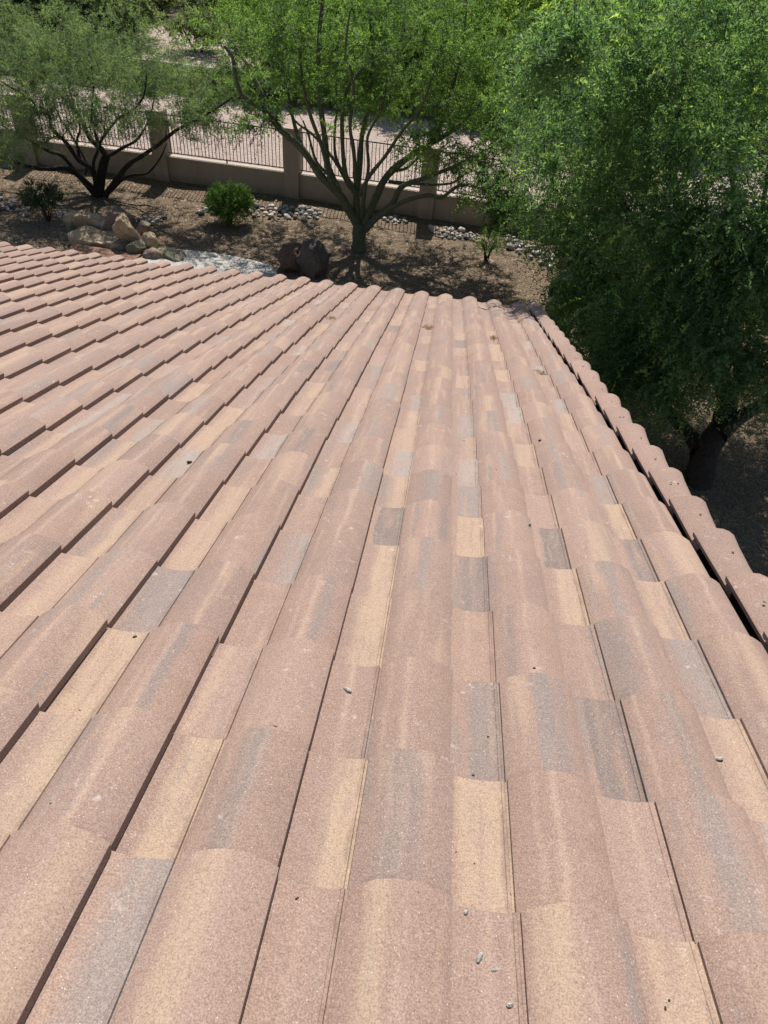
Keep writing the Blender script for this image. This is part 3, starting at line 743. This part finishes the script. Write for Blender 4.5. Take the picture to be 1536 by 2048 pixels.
# --- central palo verde, limbs traced at their real spread
def pv(pts, dy0, dy1):
    n = len(pts); return [at(450 + a / 2.56, b / 2.56, 16.45 + dy0 + (dy1 - dy0) * k / (n - 1)) for k, (a, b) in enumerate(pts)]
b0 = gnd(718, 500)
trunk_top = at(719, 446, 16.45)
LB = [([Vector((b0.x, b0.y, -.05)), b0 + (trunk_top - b0) * .5, trunk_top], .185, .15),
      (pv([(690, 1165), (640, 1085), (590, 1000), (490, 900), (400, 770), (280, 660), (200, 560), (100, 500), (60, 420), (40, 300), (0, 240)], 0, -.6), .12, .03),
      (pv([(300, 680), (230, 580), (170, 440), (120, 340), (50, 230), (20, 120)], -.2, .7), .07, .02),
      (pv([(600, 1015), (535, 900), (500, 760), (440, 600), (400, 440), (380, 250)], -.1, -1.3), .07, .02),
      (pv([(585, 980), (530, 860), (510, 700), (490, 550), (480, 400), (480, 200), (500, 0), (505, -150)], 0, .5), .085, .03),
      (pv([(400, 770), (370, 690), (340, 570), (320, 430), (330, 280)], -.1, 1.0), .06, .02),
      (pv([(690, 1160), (672, 1010), (690, 850), (700, 700), (740, 520), (760, 300), (740, 100)], 0, .8), .10, .025),
      (pv([(680, 1010), (620, 900), (600, 700), (610, 500), (680, 380), (740, 330), (850, 260), (920, 150)], .1, -1.2), .06, .02),
      (pv([(710, 1160), (760, 1040), (830, 900), (960, 790), (1080, 720), (1200, 640), (1330, 500), (1400, 380)], 0, .9), .11, .03),
      (pv([(715, 1165), (850, 1050), (900, 960), (1000, 920), (1080, 890), (1200, 840), (1350, 760), (1450, 700)], 0, -.9), .085, .02),
      (pv([(720, 1180), (800, 1100), (920, 1030), (1040, 1000), (1110, 1010), (1200, 950), (1290, 960), (1400, 1000), (1480, 960)], -.05, -1.5), .065, .018),
      (pv([(690, 1000), (740, 900), (820, 800), (900, 680), (1000, 560), (1060, 400)], 0, -1.4), .055, .018),
      (pv([(840, 930), (960, 940), (1150, 940), (1250, 880), (1400, 840)], .2, 1.2), .045, .015),
      (pv([(640, 960), (560, 820), (450, 690), (360, 620), (290, 500)], .2, 1.4), .05, .016),
      (pv([(670, 930), (660, 780), (640, 640), (660, 450), (620, 250), (640, 60)], -.1, -1.6), .055, .016),
      (pv([(680, 1100), (655, 960), (575, 830), (560, 700), (575, 520), (560, 330)], 0, .6), .055, .016),
      (pv([(700, 1120), (715, 980), (735, 850), (730, 700), (800, 560), (830, 400)], 0, -.8), .055, .016),
      (pv([(640, 1080), (560, 930), (470, 830), (430, 700), (400, 620)], 0, -.9), .05, .016),
      (pv([(740, 1100), (790, 960), (860, 880), (930, 860), (1010, 780), (1100, 640), (1150, 480)], 0, 1.3), .055, .016),
      (pv([(1080, 720), (1130, 560), (1180, 400), (1220, 200), (1240, 0)], .5, .2), .05, .015)]
blobs = [((-4.0, 16.5, 3.8), (1.9, 1.9, 1.2), 1.0), ((-2.2, 16.8, 4.5), (2.3, 2.6, 1.4), 2.0), ((-.4, 16.8, 3.9), (2.0, 2.4, 1.3), 1.7), ((.6, 16.2, 2.9), (1.1, 1.6, .75), .75), ((-1.9, 16.6, 3.1), (1.3, 2.0, .7), .5),
         ((-4.4, 19.2, 3.9), (1.9, 1.5, .9), .9), ((-2.4, 19.4, 3.9), (1.9, 1.5, .9), .9), ((-.4, 19.0, 3.8), (1.9, 1.5, 1.0), .8), (tuple(at(985, 370, 15.8)), (.9, 1.1, .5), .6), (tuple(at(1010, 420, 15.2)), (.5, .8, .35), .35), (tuple(at(930, 320, 15.8)), (.7, .9, .35), .3), (tuple(at(820, 300, 15.9)), (.7, 1.0, .35), .22), (tuple(at(520, 235, 15.9)), (.7, .9, .35), .22)]
make_tree('palo_verde_tree', b0, LB, blobs, 900, 6, 34, .070, .0195, .42, L_PV, B_PV, 'green-barked palo verde tree with many spreading limbs in the middle of the yard', seed=3, gap=.85, shell=.5)
# --- left mesquite
def mq(pts, dy0, dy1):
    n = len(pts); return [at(a / 3, b / 3, 17.8 + dy0 + (dy1 - dy0) * k / (n - 1)) for k, (a, b) in enumerate(pts)]
b1 = gnd(196, 393)
ML = [(mq([(590, 1175), (500, 1080), (400, 1010), (300, 1015), (200, 1005), (60, 960), (-100, 900), (-220, 850)], 0, -.8), .085, .02),
      (mq([(575, 1175), (470, 1050), (380, 940), (290, 905), (190, 850), (60, 780), (-80, 700)], 0, .6), .075, .018),
      (mq([(580, 1175), (560, 1030), (470, 960), (400, 860), (310, 770), (290, 690), (170, 590), (40, 510), (-100, 430)], 0, -.9), .075, .015),
      (mq([(600, 1175), (610, 1000), (630, 920), (540, 830), (490, 720), (440, 650), (350, 560), (250, 480), (100, 420)], 0, .9), .10, .016),
      (mq([(625, 930), (600, 860), (700, 720), (800, 660), (860, 580), (880, 450)], .2, -.7), .045, .012),
      (mq([(605, 1175), (640, 960), (680, 920), (750, 880), (830, 830), (900, 700), (930, 560)], 0, 1.0), .07, .014),
      (mq([(630, 1175), (720, 1050), (780, 980), (860, 930), (960, 860), (1060, 780), (1180, 720), (1300, 650), (1400, 580)], 0, -.6), .08, .015),
      (mq([(640, 1170), (760, 1060), (880, 1040), (960, 950), (1000, 860)], 0, .7), .05, .012),
      (mq([(575, 1120), (560, 980), (590, 880), (550, 700), (560, 520), (540, 350)], 0, -.8), .05, .012),
      (mq([(480, 960), (460, 850), (480, 770), (450, 650), (400, 480), (380, 300)], .2, 1.0), .04, .012),
      (mq([(560, 1120), (500, 1060), (520, 980), (420, 800), (330, 640), (300, 420)], .1, 1.4), .05, .012)]
blobs = [((-9.4, 18.0, 2.95), (2.8, 2.4, 1.05), 1.9), ((-11.6, 17.7, 2.6), (2.1, 2.0, 1.2), 1.4), ((-7.4, 17.8, 2.6), (1.7, 1.8, 1.0), 1.0), ((-6.2, 17.5, 2.5), (1.1, 1.2, .7), .4), ((-12.3, 17.0, 1.7), (1.5, 1.3, .8), .8), ((-9.6, 19.6, 2.9), (2.6, 1.3, 1.0), .8),
         (tuple(at(55, 260, 17.0)), (1.1, .9, .5), .5), (tuple(at(150, 150, 17.0)), (1.5, 1.2, .7), .6), (tuple(at(250, 240, 17.2)), (1.3, .9, .4), .35), (tuple(at(390, 250, 17.2)), (.9, .8, .35), .25), (tuple(at(90, 220, 17.0)), (1.4, .9, .5), .5), (tuple(at(20, 310, 16.8)), (.8, .7, .3), .25)]
make_tree('mesquite_tree', b1, ML, blobs, 880, 6, 30, .080, .0135, .42, L_MQ, B_DK, 'airy grey-green mesquite tree with black forked stems in front of the fence at left', seed=5, gap=.65, droop=.15, shell=.6, thick=1.7)
# --- big tree at the right
def rt(pts, Y0, Y1):
    n = len(pts); return [at(768 + a / 2, 560 + b / 2, Y0 + (Y1 - Y0) * k / (n - 1)) for k, (a, b) in enumerate(pts)]
b2 = gnd(1398, 968)
RL = [([b2 + Vector((0, 0, -.1))] + rt([(1290, 690), (1350, 580), (1372, 480), (1345, 400), (1320, 300), (1280, 100), (1200, -200)], 9.25, 11.2), .23, .07),
      (rt([(1345, 620), (1440, 540), (1540, 480), (1650, 380), (1750, 150)], 9.3, 10.5), .13, .05),
      (rt([(1262, 700), (1240, 640), (1170, 560), (1100, 470), (1090, 400), (1060, 250), (900, 50), (750, -200), (640, -500)], 9.2, 12.6), .14, .03),
      (rt([(1372, 480), (1420, 380), (1400, 200), (1420, -100), (1380, -500)], 9.6, 12.4), .11, .03),
      (rt([(1100, 470), (980, 400), (860, 300), (780, 180), (720, 60)], 10.0, 11.8), .06, .02),
      (rt([(1280, 100), (1100, -100), (900, -400), (800, -700), (760, -1000)], 10.4, 13.5), .08, .02),
      (rt([(1320, 300), (1450, 100), (1500, -200), (1560, -600)], 9.9, 11.0), .07, .02),
      (rt([(1200, -200), (1150, -500), (1200, -800), (1180, -1100)], 11.2, 12.8), .07, .02)]
blobs = [((4.6, 12.4, 3.7), (3.6, 2.9, 2.5), 3.2), ((2.5, 12.9, 3.7), (1.9, 2.0, 2.0), 1.6), ((1.75, 13.0, 2.9), (1.35, 1.4, 1.3), .7), ((3.0, 11.3, 2.4), (1.2, 1.5, 1.0), .7), ((4.8, 10.6, 2.5), (1.7, 1.2, 1.0), .8), ((7.0, 11.8, 3.0), (2.6, 2.6, 2.2), 1.6), ((3.6, 12.8, 5.4), (2.8, 2.4, 1.0), 1.1), ((6.6, 12.8, 5.4), (2.6, 2.4, 1.0), .7),
         (tuple(at(1300, 610, 10.9)), (1.0, 1.2, .75), .6), (tuple(at(1450, 650, 10.3)), (1.0, 1.1, .7), .6), (tuple(at(1190, 540, 11.9)), (.75, 1.1, .7), .5), (tuple(at(1560, 620, 10.4)), (1.2, 1.2, .9), .6), (tuple(at(1110, 420, 12.6)), (.75, 1.1, .8), .5), (tuple(at(1262, 700, 10.0)), (.8, .8, .5), .4), (tuple(at(1300, 240, 10.9)), (1.1, .8, 1.0), .9), (tuple(at(1460, 330, 10.3)), (1.2, .8, 1.0), .9), (tuple(at(1200, 400, 11.4)), (.9, .8, .9), .7), (tuple(at(1420, 90, 10.9)), (1.3, .8, .8), .6), ((.85, 10.5, 5.05), (.5, .4, .4), .25), ((1.0, 9.7, 5.3), (.32, .75, .3), .3), (tuple(at(1350, 480, 9.9)), (.8, .6, .7), .55), (tuple(at(1470, 500, 9.4)), (.8, .5, .7), .55), (tuple(at(1400, 610, 9.3)), (.7, .45, .55), .45), (tuple(at(1540, 520, 9.5)), (.7, .6, .7), .4), (tuple(at(1290, 600, 9.9)), (.7, .6, .6), .4), (tuple(at(1240, 745, 9.6)), (.6, .6, .4), .4), (tuple(at(1330, 760, 9.3)), (.6, .6, .35), .4), (tuple(at(1510, 735, 9.0)), (.7, .5, .4), .45), (tuple(at(1410, 715, 8.9)), (.5, .4, .3), .3), (tuple(at(1150, 600, 11.6)), (.55, .7, .5), .35), (tuple(at(1360, 700, 9.9)), (.6, .7, .4), .25), (tuple(at(1180, 630, 11.2)), (.6, .8, .5), .35)]
def keep_rt(c):
    if c[0] < 1.6 and c[1] < (c[2] - CAM_Z + 15.08) / 1.235 + (.45 if c[0] < .6 else -2.4): return False
    return True
make_tree('acacia_tree', b2, RL, blobs, 2250, 6, 30, .074, .0205, .56, L_RT, B_BR, 'large dense drooping green tree with a thick dark forked trunk right of the roof', seed=9, gap=.62, droop=.5, up=.25, young=.035, shell=.42, keep=keep_rt)

# --- trees and scrub of the wash beyond the fence
def round_tree(name, x, y, h, rx, ry, lm, bk, label, group, seed, dens=1., z0=-.2, cat='tree', leaf=(.085, .028), gap=.5, low=.12):
    r = random.Random(seed); limbs = []
    for k in range(5):
        a = r.uniform(0, 6.28); e = Vector((x + rx * .6 * math.cos(a), y + ry * .6 * math.sin(a), h * r.uniform(.6, .85)))
        p0 = Vector((x, y, z0)); md = p0 + (e - p0) * .45 + Vector((0, 0, -h * .08)); limbs.append(([p0, md, e], .03 + .018 * h, .02))
    hz = h * (1 - low) / 2
    bl = [((x, y, h * low + hz), (rx, ry, hz), 2)] + [((x + r.uniform(-.5, .5) * rx, y + r.uniform(-.5, .5) * ry, h * r.uniform(.45, .8)), (rx * .55, ry * .55, hz * .55), .7) for _ in range(4)]
    n = int(46 * dens * (rx * ry * hz) ** .667)
    make_tree(name, (x, y, z0), limbs, bl, n, 5, 22, leaf[0], leaf[1], .55, lm, bk, label, cat, group, seed, gap=gap, shell=.4)
G_ = 'trees in the wash behind the fence'
BGT = [  # x, y, height, rx, ry, leaf, label
    (-7.2, 32.6, 4.6, 3.0, 2.6, 'b', 'bright green palo verde beyond the track, left of the middle of the picture'),
    (-2.6, 32.0, 5.2, 3.3, 2.8, 'b', 'bright green palo verde beyond the track straight behind the central tree'),
    (2.8, 31.6, 5.4, 3.4, 3.0, 'b', 'bright green tree behind the fence just left of the big right-hand tree'),
    (8.6, 31.8, 5.6, 3.8, 3.2, 'b', 'bright green tree beyond the fence hidden partly by the big right-hand tree'),
    (15.5, 31.0, 6.0, 4.5, 3.4, 'g', 'grey-green tree behind the fence at the far right'),
    (-5.0, 36.5, 5.0, 3.6, 3.0, 'b', 'second-row bright tree above and behind the left fork of the central tree'),
    (1.0, 37.0, 5.6, 4.2, 3.4, 'b', 'second-row bright tree at the top middle of the picture'),
    (8.0, 38.0, 6.0, 4.6, 3.6, 'g', 'second-row tree at the top between the middle and the right-hand tree'),
    (17.0, 42.0, 6.5, 5.5, 4.2, 'g', 'distant tree at the top right corner'),
    (-20.5, 30.5, 3.6, 3.0, 2.4, 'g', 'grey-green scrub tree beyond the track at the left edge'),
    (-20.5, 37.5, 4.2, 3.2, 3.0, 'g', 'grey-green tree past the kerb in the upper left corner'),
    (-10.0, 42.5, 4.4, 3.6, 3.0, 'b', 'yellow-green tree past the kerb, right of the bare pinkish clearing'),
    (-23.5, 44.0, 5.0, 4.5, 3.6, 'g', 'dark scrubby tree at the very top left'),
    (-15.0, 50.0, 4.6, 4.2, 3.2, 'g', 'far grey-green tree above the pinkish clearing'),
    (-4.0, 47.0, 6.0, 5.0, 4.0, 'b', 'far bright tree at the top edge left of centre'),
    (6.0, 50.0, 6.5, 6.0, 4.5, 'b', 'far bright tree at the top edge right of centre'),
    (24.0, 36.0, 6.0, 5.0, 4.0, 'g', 'grey-green tree well outside the right edge beyond the wash')]
for k, (x, y, h, rx, ry, t, lb) in enumerate(BGT):
    far = y > 35; q = .24 if y > 45 else (.20 if far else .16)
    round_tree('wash_tree', x, y, h, rx, ry, L_BG if t == 'b' else L_GG, B_DK if t == 'g' else B_PV, lb, G_, 200 + k, dens=1.15 if not far else .95, leaf=(q, q * .33), low=.06)
SC = [(-15.2, 29.2, .7, 1.2, .6, 'g', 'knee-high grey bush at the track edge behind the left tree'), (-12.4, 29.3, .65, 1.3, .6, 'g', 'knee-high olive bush at the track edge below the kerb'), (-9.6, 29.1, .8, 1.1, .6, 'g', 'small olive bush at the track edge between the left and central trees'), (-7.8, 28.9, .7, .9, .5, 'g', 'small grey bush at the track edge just left of the central tree crown'), (-17.4, 30.0, 1.2, 1.4, 1.0, 'g', 'low grey bush nearest the left edge beyond the track'),
      (-12.6, 36.2, 1.6, 1.3, 1.1, 'g', 'dark bush beside the pinkish clearing'), (-19.5, 41.0, 1.8, 1.9, 1.4, 'g', 'scrubby bush above the kerb near the top left'), (-9.4, 34.6, 1.4, 1.4, 1.1, 'g', 'olive bush just past the right end of the kerb'), (-14.2, 44.0, 1.5, 1.8, 1.3, 'g', 'bush on the far side of the pinkish clearing'), (-5.6, 29.4, 1.3, 1.2, .9, 'b', 'low green bush under the bright palo verde left of the middle'), (.2, 28.6, 1.3, 1.4, .9, 'b', 'low green bush at the track edge behind the central trunk')]
for k, (x, y, h, rx, ry, t, lb) in enumerate(SC):
    round_tree('scrub_bush', x, y, h, rx, ry, L_BG if t == 'b' else L_GG, B_DK, lb, 'bushes of the wash', 300 + k, dens=1.5, cat='bush', leaf=(.15, .05), gap=.35, low=.05)
q_ = random.Random(31)
for k in range(34):
    x = q_.uniform(-28, 26); y = q_.uniform(31, 58) if k % 3 else q_.uniform(29.8, 34)
    if -16.5 < x < -8 and y < 42: x += 9
    round_tree('thicket_bush', x, y, q_.uniform(1.2, 2.6), q_.uniform(1.3, 2.6), q_.uniform(1.1, 2.0), L_BG if q_.random() < .5 and x > -14 else L_GG, B_DK, 'low bush in the dense thicket filling the wash beyond the track', 'thicket bushes of the wash', 500 + k, dens=1.2, cat='bush', leaf=(.19, .065), gap=.35, low=.04)
# dry grass along the wash edge
n = 60000
gx = rng.uniform(-26, 20, n); gy = 28.6 + np.abs(rng.normal(0, 3.0, n)); hh = rng.uniform(.08, .34, n); ang = rng.uniform(0, 6.28, n); ln = rng.uniform(-.12, .12, (n, 2)); wd = .012
dz = wash_z(gx, gy)
V = np.stack([np.stack([gx + np.cos(ang) * wd, gy + np.sin(ang) * wd, dz - .05], -1), np.stack([gx - np.cos(ang) * wd, gy - np.sin(ang) * wd, dz - .05], -1), np.stack([gx + ln[:, 0], gy + ln[:, 1], dz + hh], -1)], 1).reshape(-1, 3)
gs = link('grass', np_mesh('grass', V, np.arange(n * 3).reshape(n, 3)), simple('dry_grass', (.15, .13, .075), (.33, .28, .18), 1.5, .9, 0)); tag(gs, 'dry yellow-green grass along the edge of the wash', kind='stuff')

# --- shrubs in the yard
def shrub(q, h, rx, ry, lm, label, seed, dens, tw=.16, gap=.2, leaf=(.030, .018), stems=9, name='shrub', low=.25, leaves=16):
    g = gnd(*q); r = random.Random(seed); limbs = []
    for k in range(stems):
        a = r.uniform(0, 6.28); e = g + Vector((rx * .55 * math.cos(a), ry * .55 * math.sin(a), h * r.uniform(.5, .8)))
        limbs.append(([g + Vector((r.uniform(-.05, .05), r.uniform(-.05, .05), -.03)), g + (e - g) * .5 + Vector((0, 0, h * .06)), e], .014, .006))
    hz = h * (1 - low) / 2
    bl = [((g.x, g.y, h * low + hz), (rx, ry, hz), 2), ((g.x + rx * .35, g.y, h * .62), (rx * .6, ry * .6, hz * .7), .6), ((g.x - rx * .4, g.y, h * .5), (rx * .55, ry * .6, hz * .6), .6)]
    from types import SimpleNamespace
    rg = np.random.default_rng(seed); root = empty(name, g, label, 'shrub', None)
    V, F = [], []
    for path, r0, r1 in limbs: tube([Vector(p) - g for p in path], [r0, (r0 + r1) / 2, r1], 5, V, F)
    C = pick_small(rg, bl, dens)
    for pts, rd in grow(limbs, C, rg): tube([Vector(p) - g for p in pts], [min(x_, .006) for x_ in rd], 3, V, F)
    link('stem', mesh('stem', V, F, True), B_BR, root)
    D = np.repeat(C, 5, 0); d = (D - np.array(bl[0][0])); d /= np.linalg.norm(d, axis=1, keepdims=True) + 1e-6
    d = d * .8 + rg.normal(0, .6, D.shape); d[:, 2] += .5; d /= np.linalg.norm(d, axis=1, keepdims=True)
    ct = np.repeat(rg.normal(.5, .2, len(C)), 5) + rg.normal(0, .1, len(D))
    link('leaves', crown_mesh('leaves', (D - np.array(g), d, tw * rg.uniform(.6, 1.3, len(D)), ct), leaves, leaf[0], leaf[1], .5, rg, 1., .05), lm, root)
def pick_small(rg, blobs, n):
    wts = np.array([b[2] for b in blobs], float); wts /= wts.sum(); out = []
    while len(out) < n:
        b = blobs[rg.choice(len(blobs), p=wts)]; v = rg.normal(0, 1, 3); v /= np.linalg.norm(v)
        p = np.array(b[0]) + v * rg.random() ** .4 * np.array(b[1])
        if p[2] > .08: out.append(p)
    return np.array(out)
shrub((462, 446), .90, .56, .48, L_SH, 'dense leafy bright green shrub in front of the wall', 41, 480, low=.06)
shrub((98, 441), .88, .50, .42, L_DK, 'dark shaded shrub with bare lower stems below the left tree', 42, 150, low=.4)
shrub((972, 522), .70, .34, .28, L_SH, 'thin straggly shrub with bare leaning stems right of the central trunk', 43, 60, low=.35, stems=12, leaves=10)

# ------------------------------------------------------------------ pool equipment behind the roof corner
g = Vector((2.28, 14.0, 0))
t = empty('pool_filter', g, 'beige upright pool filter tank with a black lid and base near the roof corner', 'filter')
MB().lathe([(.20, .12), (.235, .16), (.24, .55)], 24).build('tank', M_TANP, t, True)
MB().lathe([(.262, .555), (.262, .60)], 24).build('clamp_band', M_BLACK, t, False)
MB().lathe([(.24, .602), (.235, .75), (.19, .88), (.10, .95), (.04, .965)], 24).build('tank_lid', M_BLACK, t, True)
MB().lathe([(.25, .0), (.25, .118)], 20).build('base', M_BLACK, t)
MB().lathe([(.045, .967), (.05, 1.02), (.02, 1.05)], 12).build('pressure_gauge', M_BLACK, t)
g = Vector((2.42, 13.2, 0))
t = empty('pool_pump', g, 'black pool pump with a round strainer lid beside the beige filter', 'pump')
MB().lathe([(.12, .0), (.12, .22), (.15, .26), (.15, .34), (.10, .40)], 20).build('strainer_pot', M_BLACK, t, True)
V, F = tube([(0, .1, .16), (0, .32, .16), (0, .34, .16), (0, .58, .16), (0, .60, .16)], [.10, .10, .12, .12, .05], 16)
link('motor', mesh('motor', V, F, True), M_BLACK, t)
MB().box((0, .3, .03), (.22, .55, .04)).build('foot', M_BLACK, t)
wl = MB(); wl.box((0, 0, .65), (.14, 3.0, 1.5))
o = wl.build('side_wall', M_STUCCO); o.location = (2.78, 15.4, 0); o.rotation_euler.z = R(8)
tag(o, 'plain beige stucco wall end behind the pool equipment, mostly hidden by leaves', 'wall')
V, F = tube([(2.52, 13.55, .0), (2.50, 13.75, .35), (2.49, 14.0, .95), (2.52, 14.3, 1.2)], [.028] * 4, 10)
o = link('pipe', mesh('pipe', V, F, True), M_PIPE); tag(o, 'pale plastic pipe rising beside the pool pump', 'pipe')

# ------------------------------------------------------------------ bits lying on the roof
def on_roof(px, py, h=.02):
    """where the sight line meets the tiles: march to the profile height"""
    v = ray(px, py); best = None
    pan, rib, crown, drop = prof(); XS = [p[0] for p in pan + rib + crown]; ZS = [p[1] for p in pan + rib + crown]
    o0 = Vector((0, 0, CAM_Z)) - ROOFC; hh = .1
    while hh > -.01:
        t_ = (hh - o0.dot(N_)) / v.dot(N_); p = o0 + v * t_; s = p.dot(D_); r = max([q for q in SROW if SROW[q] <= s] or [R0])
        lx = (p.x - (X0 + (0 - AP) * W + KX * r)) % W
        z = float(np.interp(lx, XS, ZS)) + .0245 * (s - SROW[r] + .055) / (ROW + .055)
        if hh <= z: return Tbase @ Vector((p.x, s, z))
        hh -= .001
    return Tbase @ Vector((p.x, s, 0))
def pellet(px, py, L, wd, mat, label, seed, group=None, rz=0., cat='debris', name='pellet'):
    p = on_roof(px, py); r = random.Random(seed); V, F = [], []
    k = 5; pts = [Vector(((i / (k - 1) - .5) * L, math.sin(i * 1.3 + seed) * wd * .12, 0)) for i in range(k)]
    tube(pts, [wd * .22, wd * .45, wd * .5 * r.uniform(.85, 1.1), wd * .42, wd * .2], 7, V, F)
    for v_ in V: v_ += Vector((r.uniform(-1, 1), r.uniform(-1, 1), r.uniform(-1, 1))) * wd * .06
    n = len(V); F.append(tuple(range(7))[::-1]); F.append(tuple(range(n - 7, n)))
    o = link(name, mesh(name, V, F, False), mat); o.matrix_world = Matrix.Translation(p + N_ * wd * .42) @ RMAT.to_4x4() @ Matrix.Rotation(rz, 4, 'Z')
    return tag(o, label, cat, group)
pellet(695, 1383, .024, .011, M_PALEP, 'largest dark-and-pale pellet, alone in a trough left of centre on the roof', 1, rz=-.5)
pellet(550, 1455, .015, .005, M_PELLET, 'thin dark curled crumb left of the largest pellet', 2, rz=.1)
pellet(270, 1276, .011, .007, M_PELLET, 'dark crumb beside a grey tile near the left of the roof', 3, rz=.5)
pellet(379, 927, .022, .014, M_PELLET, 'black lump in a trough in the upper left part of the roof', 4, rz=.3)
pellet(932, 1828, .009, .008, M_PALEP, 'grey pellet on the cream yellow tile near the bottom', 5, rz=.9)
pellet(959, 1918, .020, .009, M_PALEP, 'pale elongated dropping, uppermost of the pale droppings in the trough at the bottom', 6, rz=1.2)
pellet(989, 1942, .013, .007, M_PALEP, 'pale dropping just below and right of the longest one', 7, rz=.6)
pellet(1019, 1970, .006, .005, M_PALEP, 'tiny pale dropping above the lowest one', 8, rz=.4)
pellet(1019, 2013, .010, .010, M_PALEP, 'round pale dropping, lowest of those in the bottom trough', 9, rz=.2)
pellet(1080, 883, .020, .011, M_PELLET, 'black crumb on a ridge in the upper right part of the roof', 10, rz=.2)
pellet(1059, 1053, .017, .010, M_PELLET, 'dark crumb on a pinkish tile left of the grey tile at right', 11, rz=1.1)
pellet(1440, 1614, .020, .0035, M_PELLET, 'short dark twig near the right edge of the roof', 12, rz=-1.0, cat='twig', name='twig')
pellet(1068, 1338, .008, .005, M_PELLET, 'dark crumb at the top of a grey-and-yellow ridge right of centre', 13, rz=.3)
pellet(1437, 1520, .022, .010, M_PALEP, 'pale feathery scrap on a tile near the right edge', 14, rz=.4)
rr = random.Random(77)
SPOT = [(824, 1102), (913, 948), (928, 882), (457, 981), (1009, 935), (993, 941), (912, 1706), (1007, 1700), (986, 1733), (1020, 1790), (948, 1730), (946, 1552), (1338, 2002), (1140, 1895), (1330, 2018), (102, 1609), (466, 1351), (594, 1798), (788, 655), (976, 1475), (978, 1565), (160, 1422)]
for k, (a, b) in enumerate(SPOT):
    pellet(a, b, rr.uniform(.004, .0075), rr.uniform(.003, .0045), M_PELLET, 'speck of dark grit lying on the roof tiles', 30 + k, 'specks of grit on the roof', rr.uniform(0, 3), 'grit', 'grit_speck')
def litter(px, py, spread, n, label, seed):
    p = on_roof(px, py); r = random.Random(seed); V, F = [], []
    for _ in range(n):
        c = Vector((r.gauss(0, spread * .4), r.gauss(0, spread), r.uniform(.002, .012))); a = r.uniform(0, 6.28); L = r.uniform(.008, .022)
        tube([c, c + Vector((math.cos(a) * L, math.sin(a) * L, r.uniform(-.002, .006)))], [.0018, .0012], 4, V, F)
        b = len(V); d = Vector((math.cos(a + 1), math.sin(a + 1), .2)) * L * .5; e = Vector((-d.y, d.x, 0)) * .7
        V += [c, c + d + e, c + d * 2, c + d - e]; F.append((b, b + 1, b + 2, b + 3))
    o = link('leaf_litter', mesh('leaf_litter', V, F), M_LITTER); o.matrix_world = Matrix.Translation(p) @ RMAT.to_4x4(); return tag(o, label, 'leaf litter', 'clumps of dry leaf litter on the roof')
litter(858, 656, .07, 90, 'dry leaf litter caught in the trough near the eave at centre', 1)
litter(664, 637, .05, 50, 'thin scatter of dry leaves left of the centre near the eave', 2)
litter(988, 676, .05, 60, 'dry leaf litter in the trough nearest the rake near the eave', 3)
litter(1083, 748, .06, 60, 'brown leaf litter beside the rake tiles further up the roof', 4)
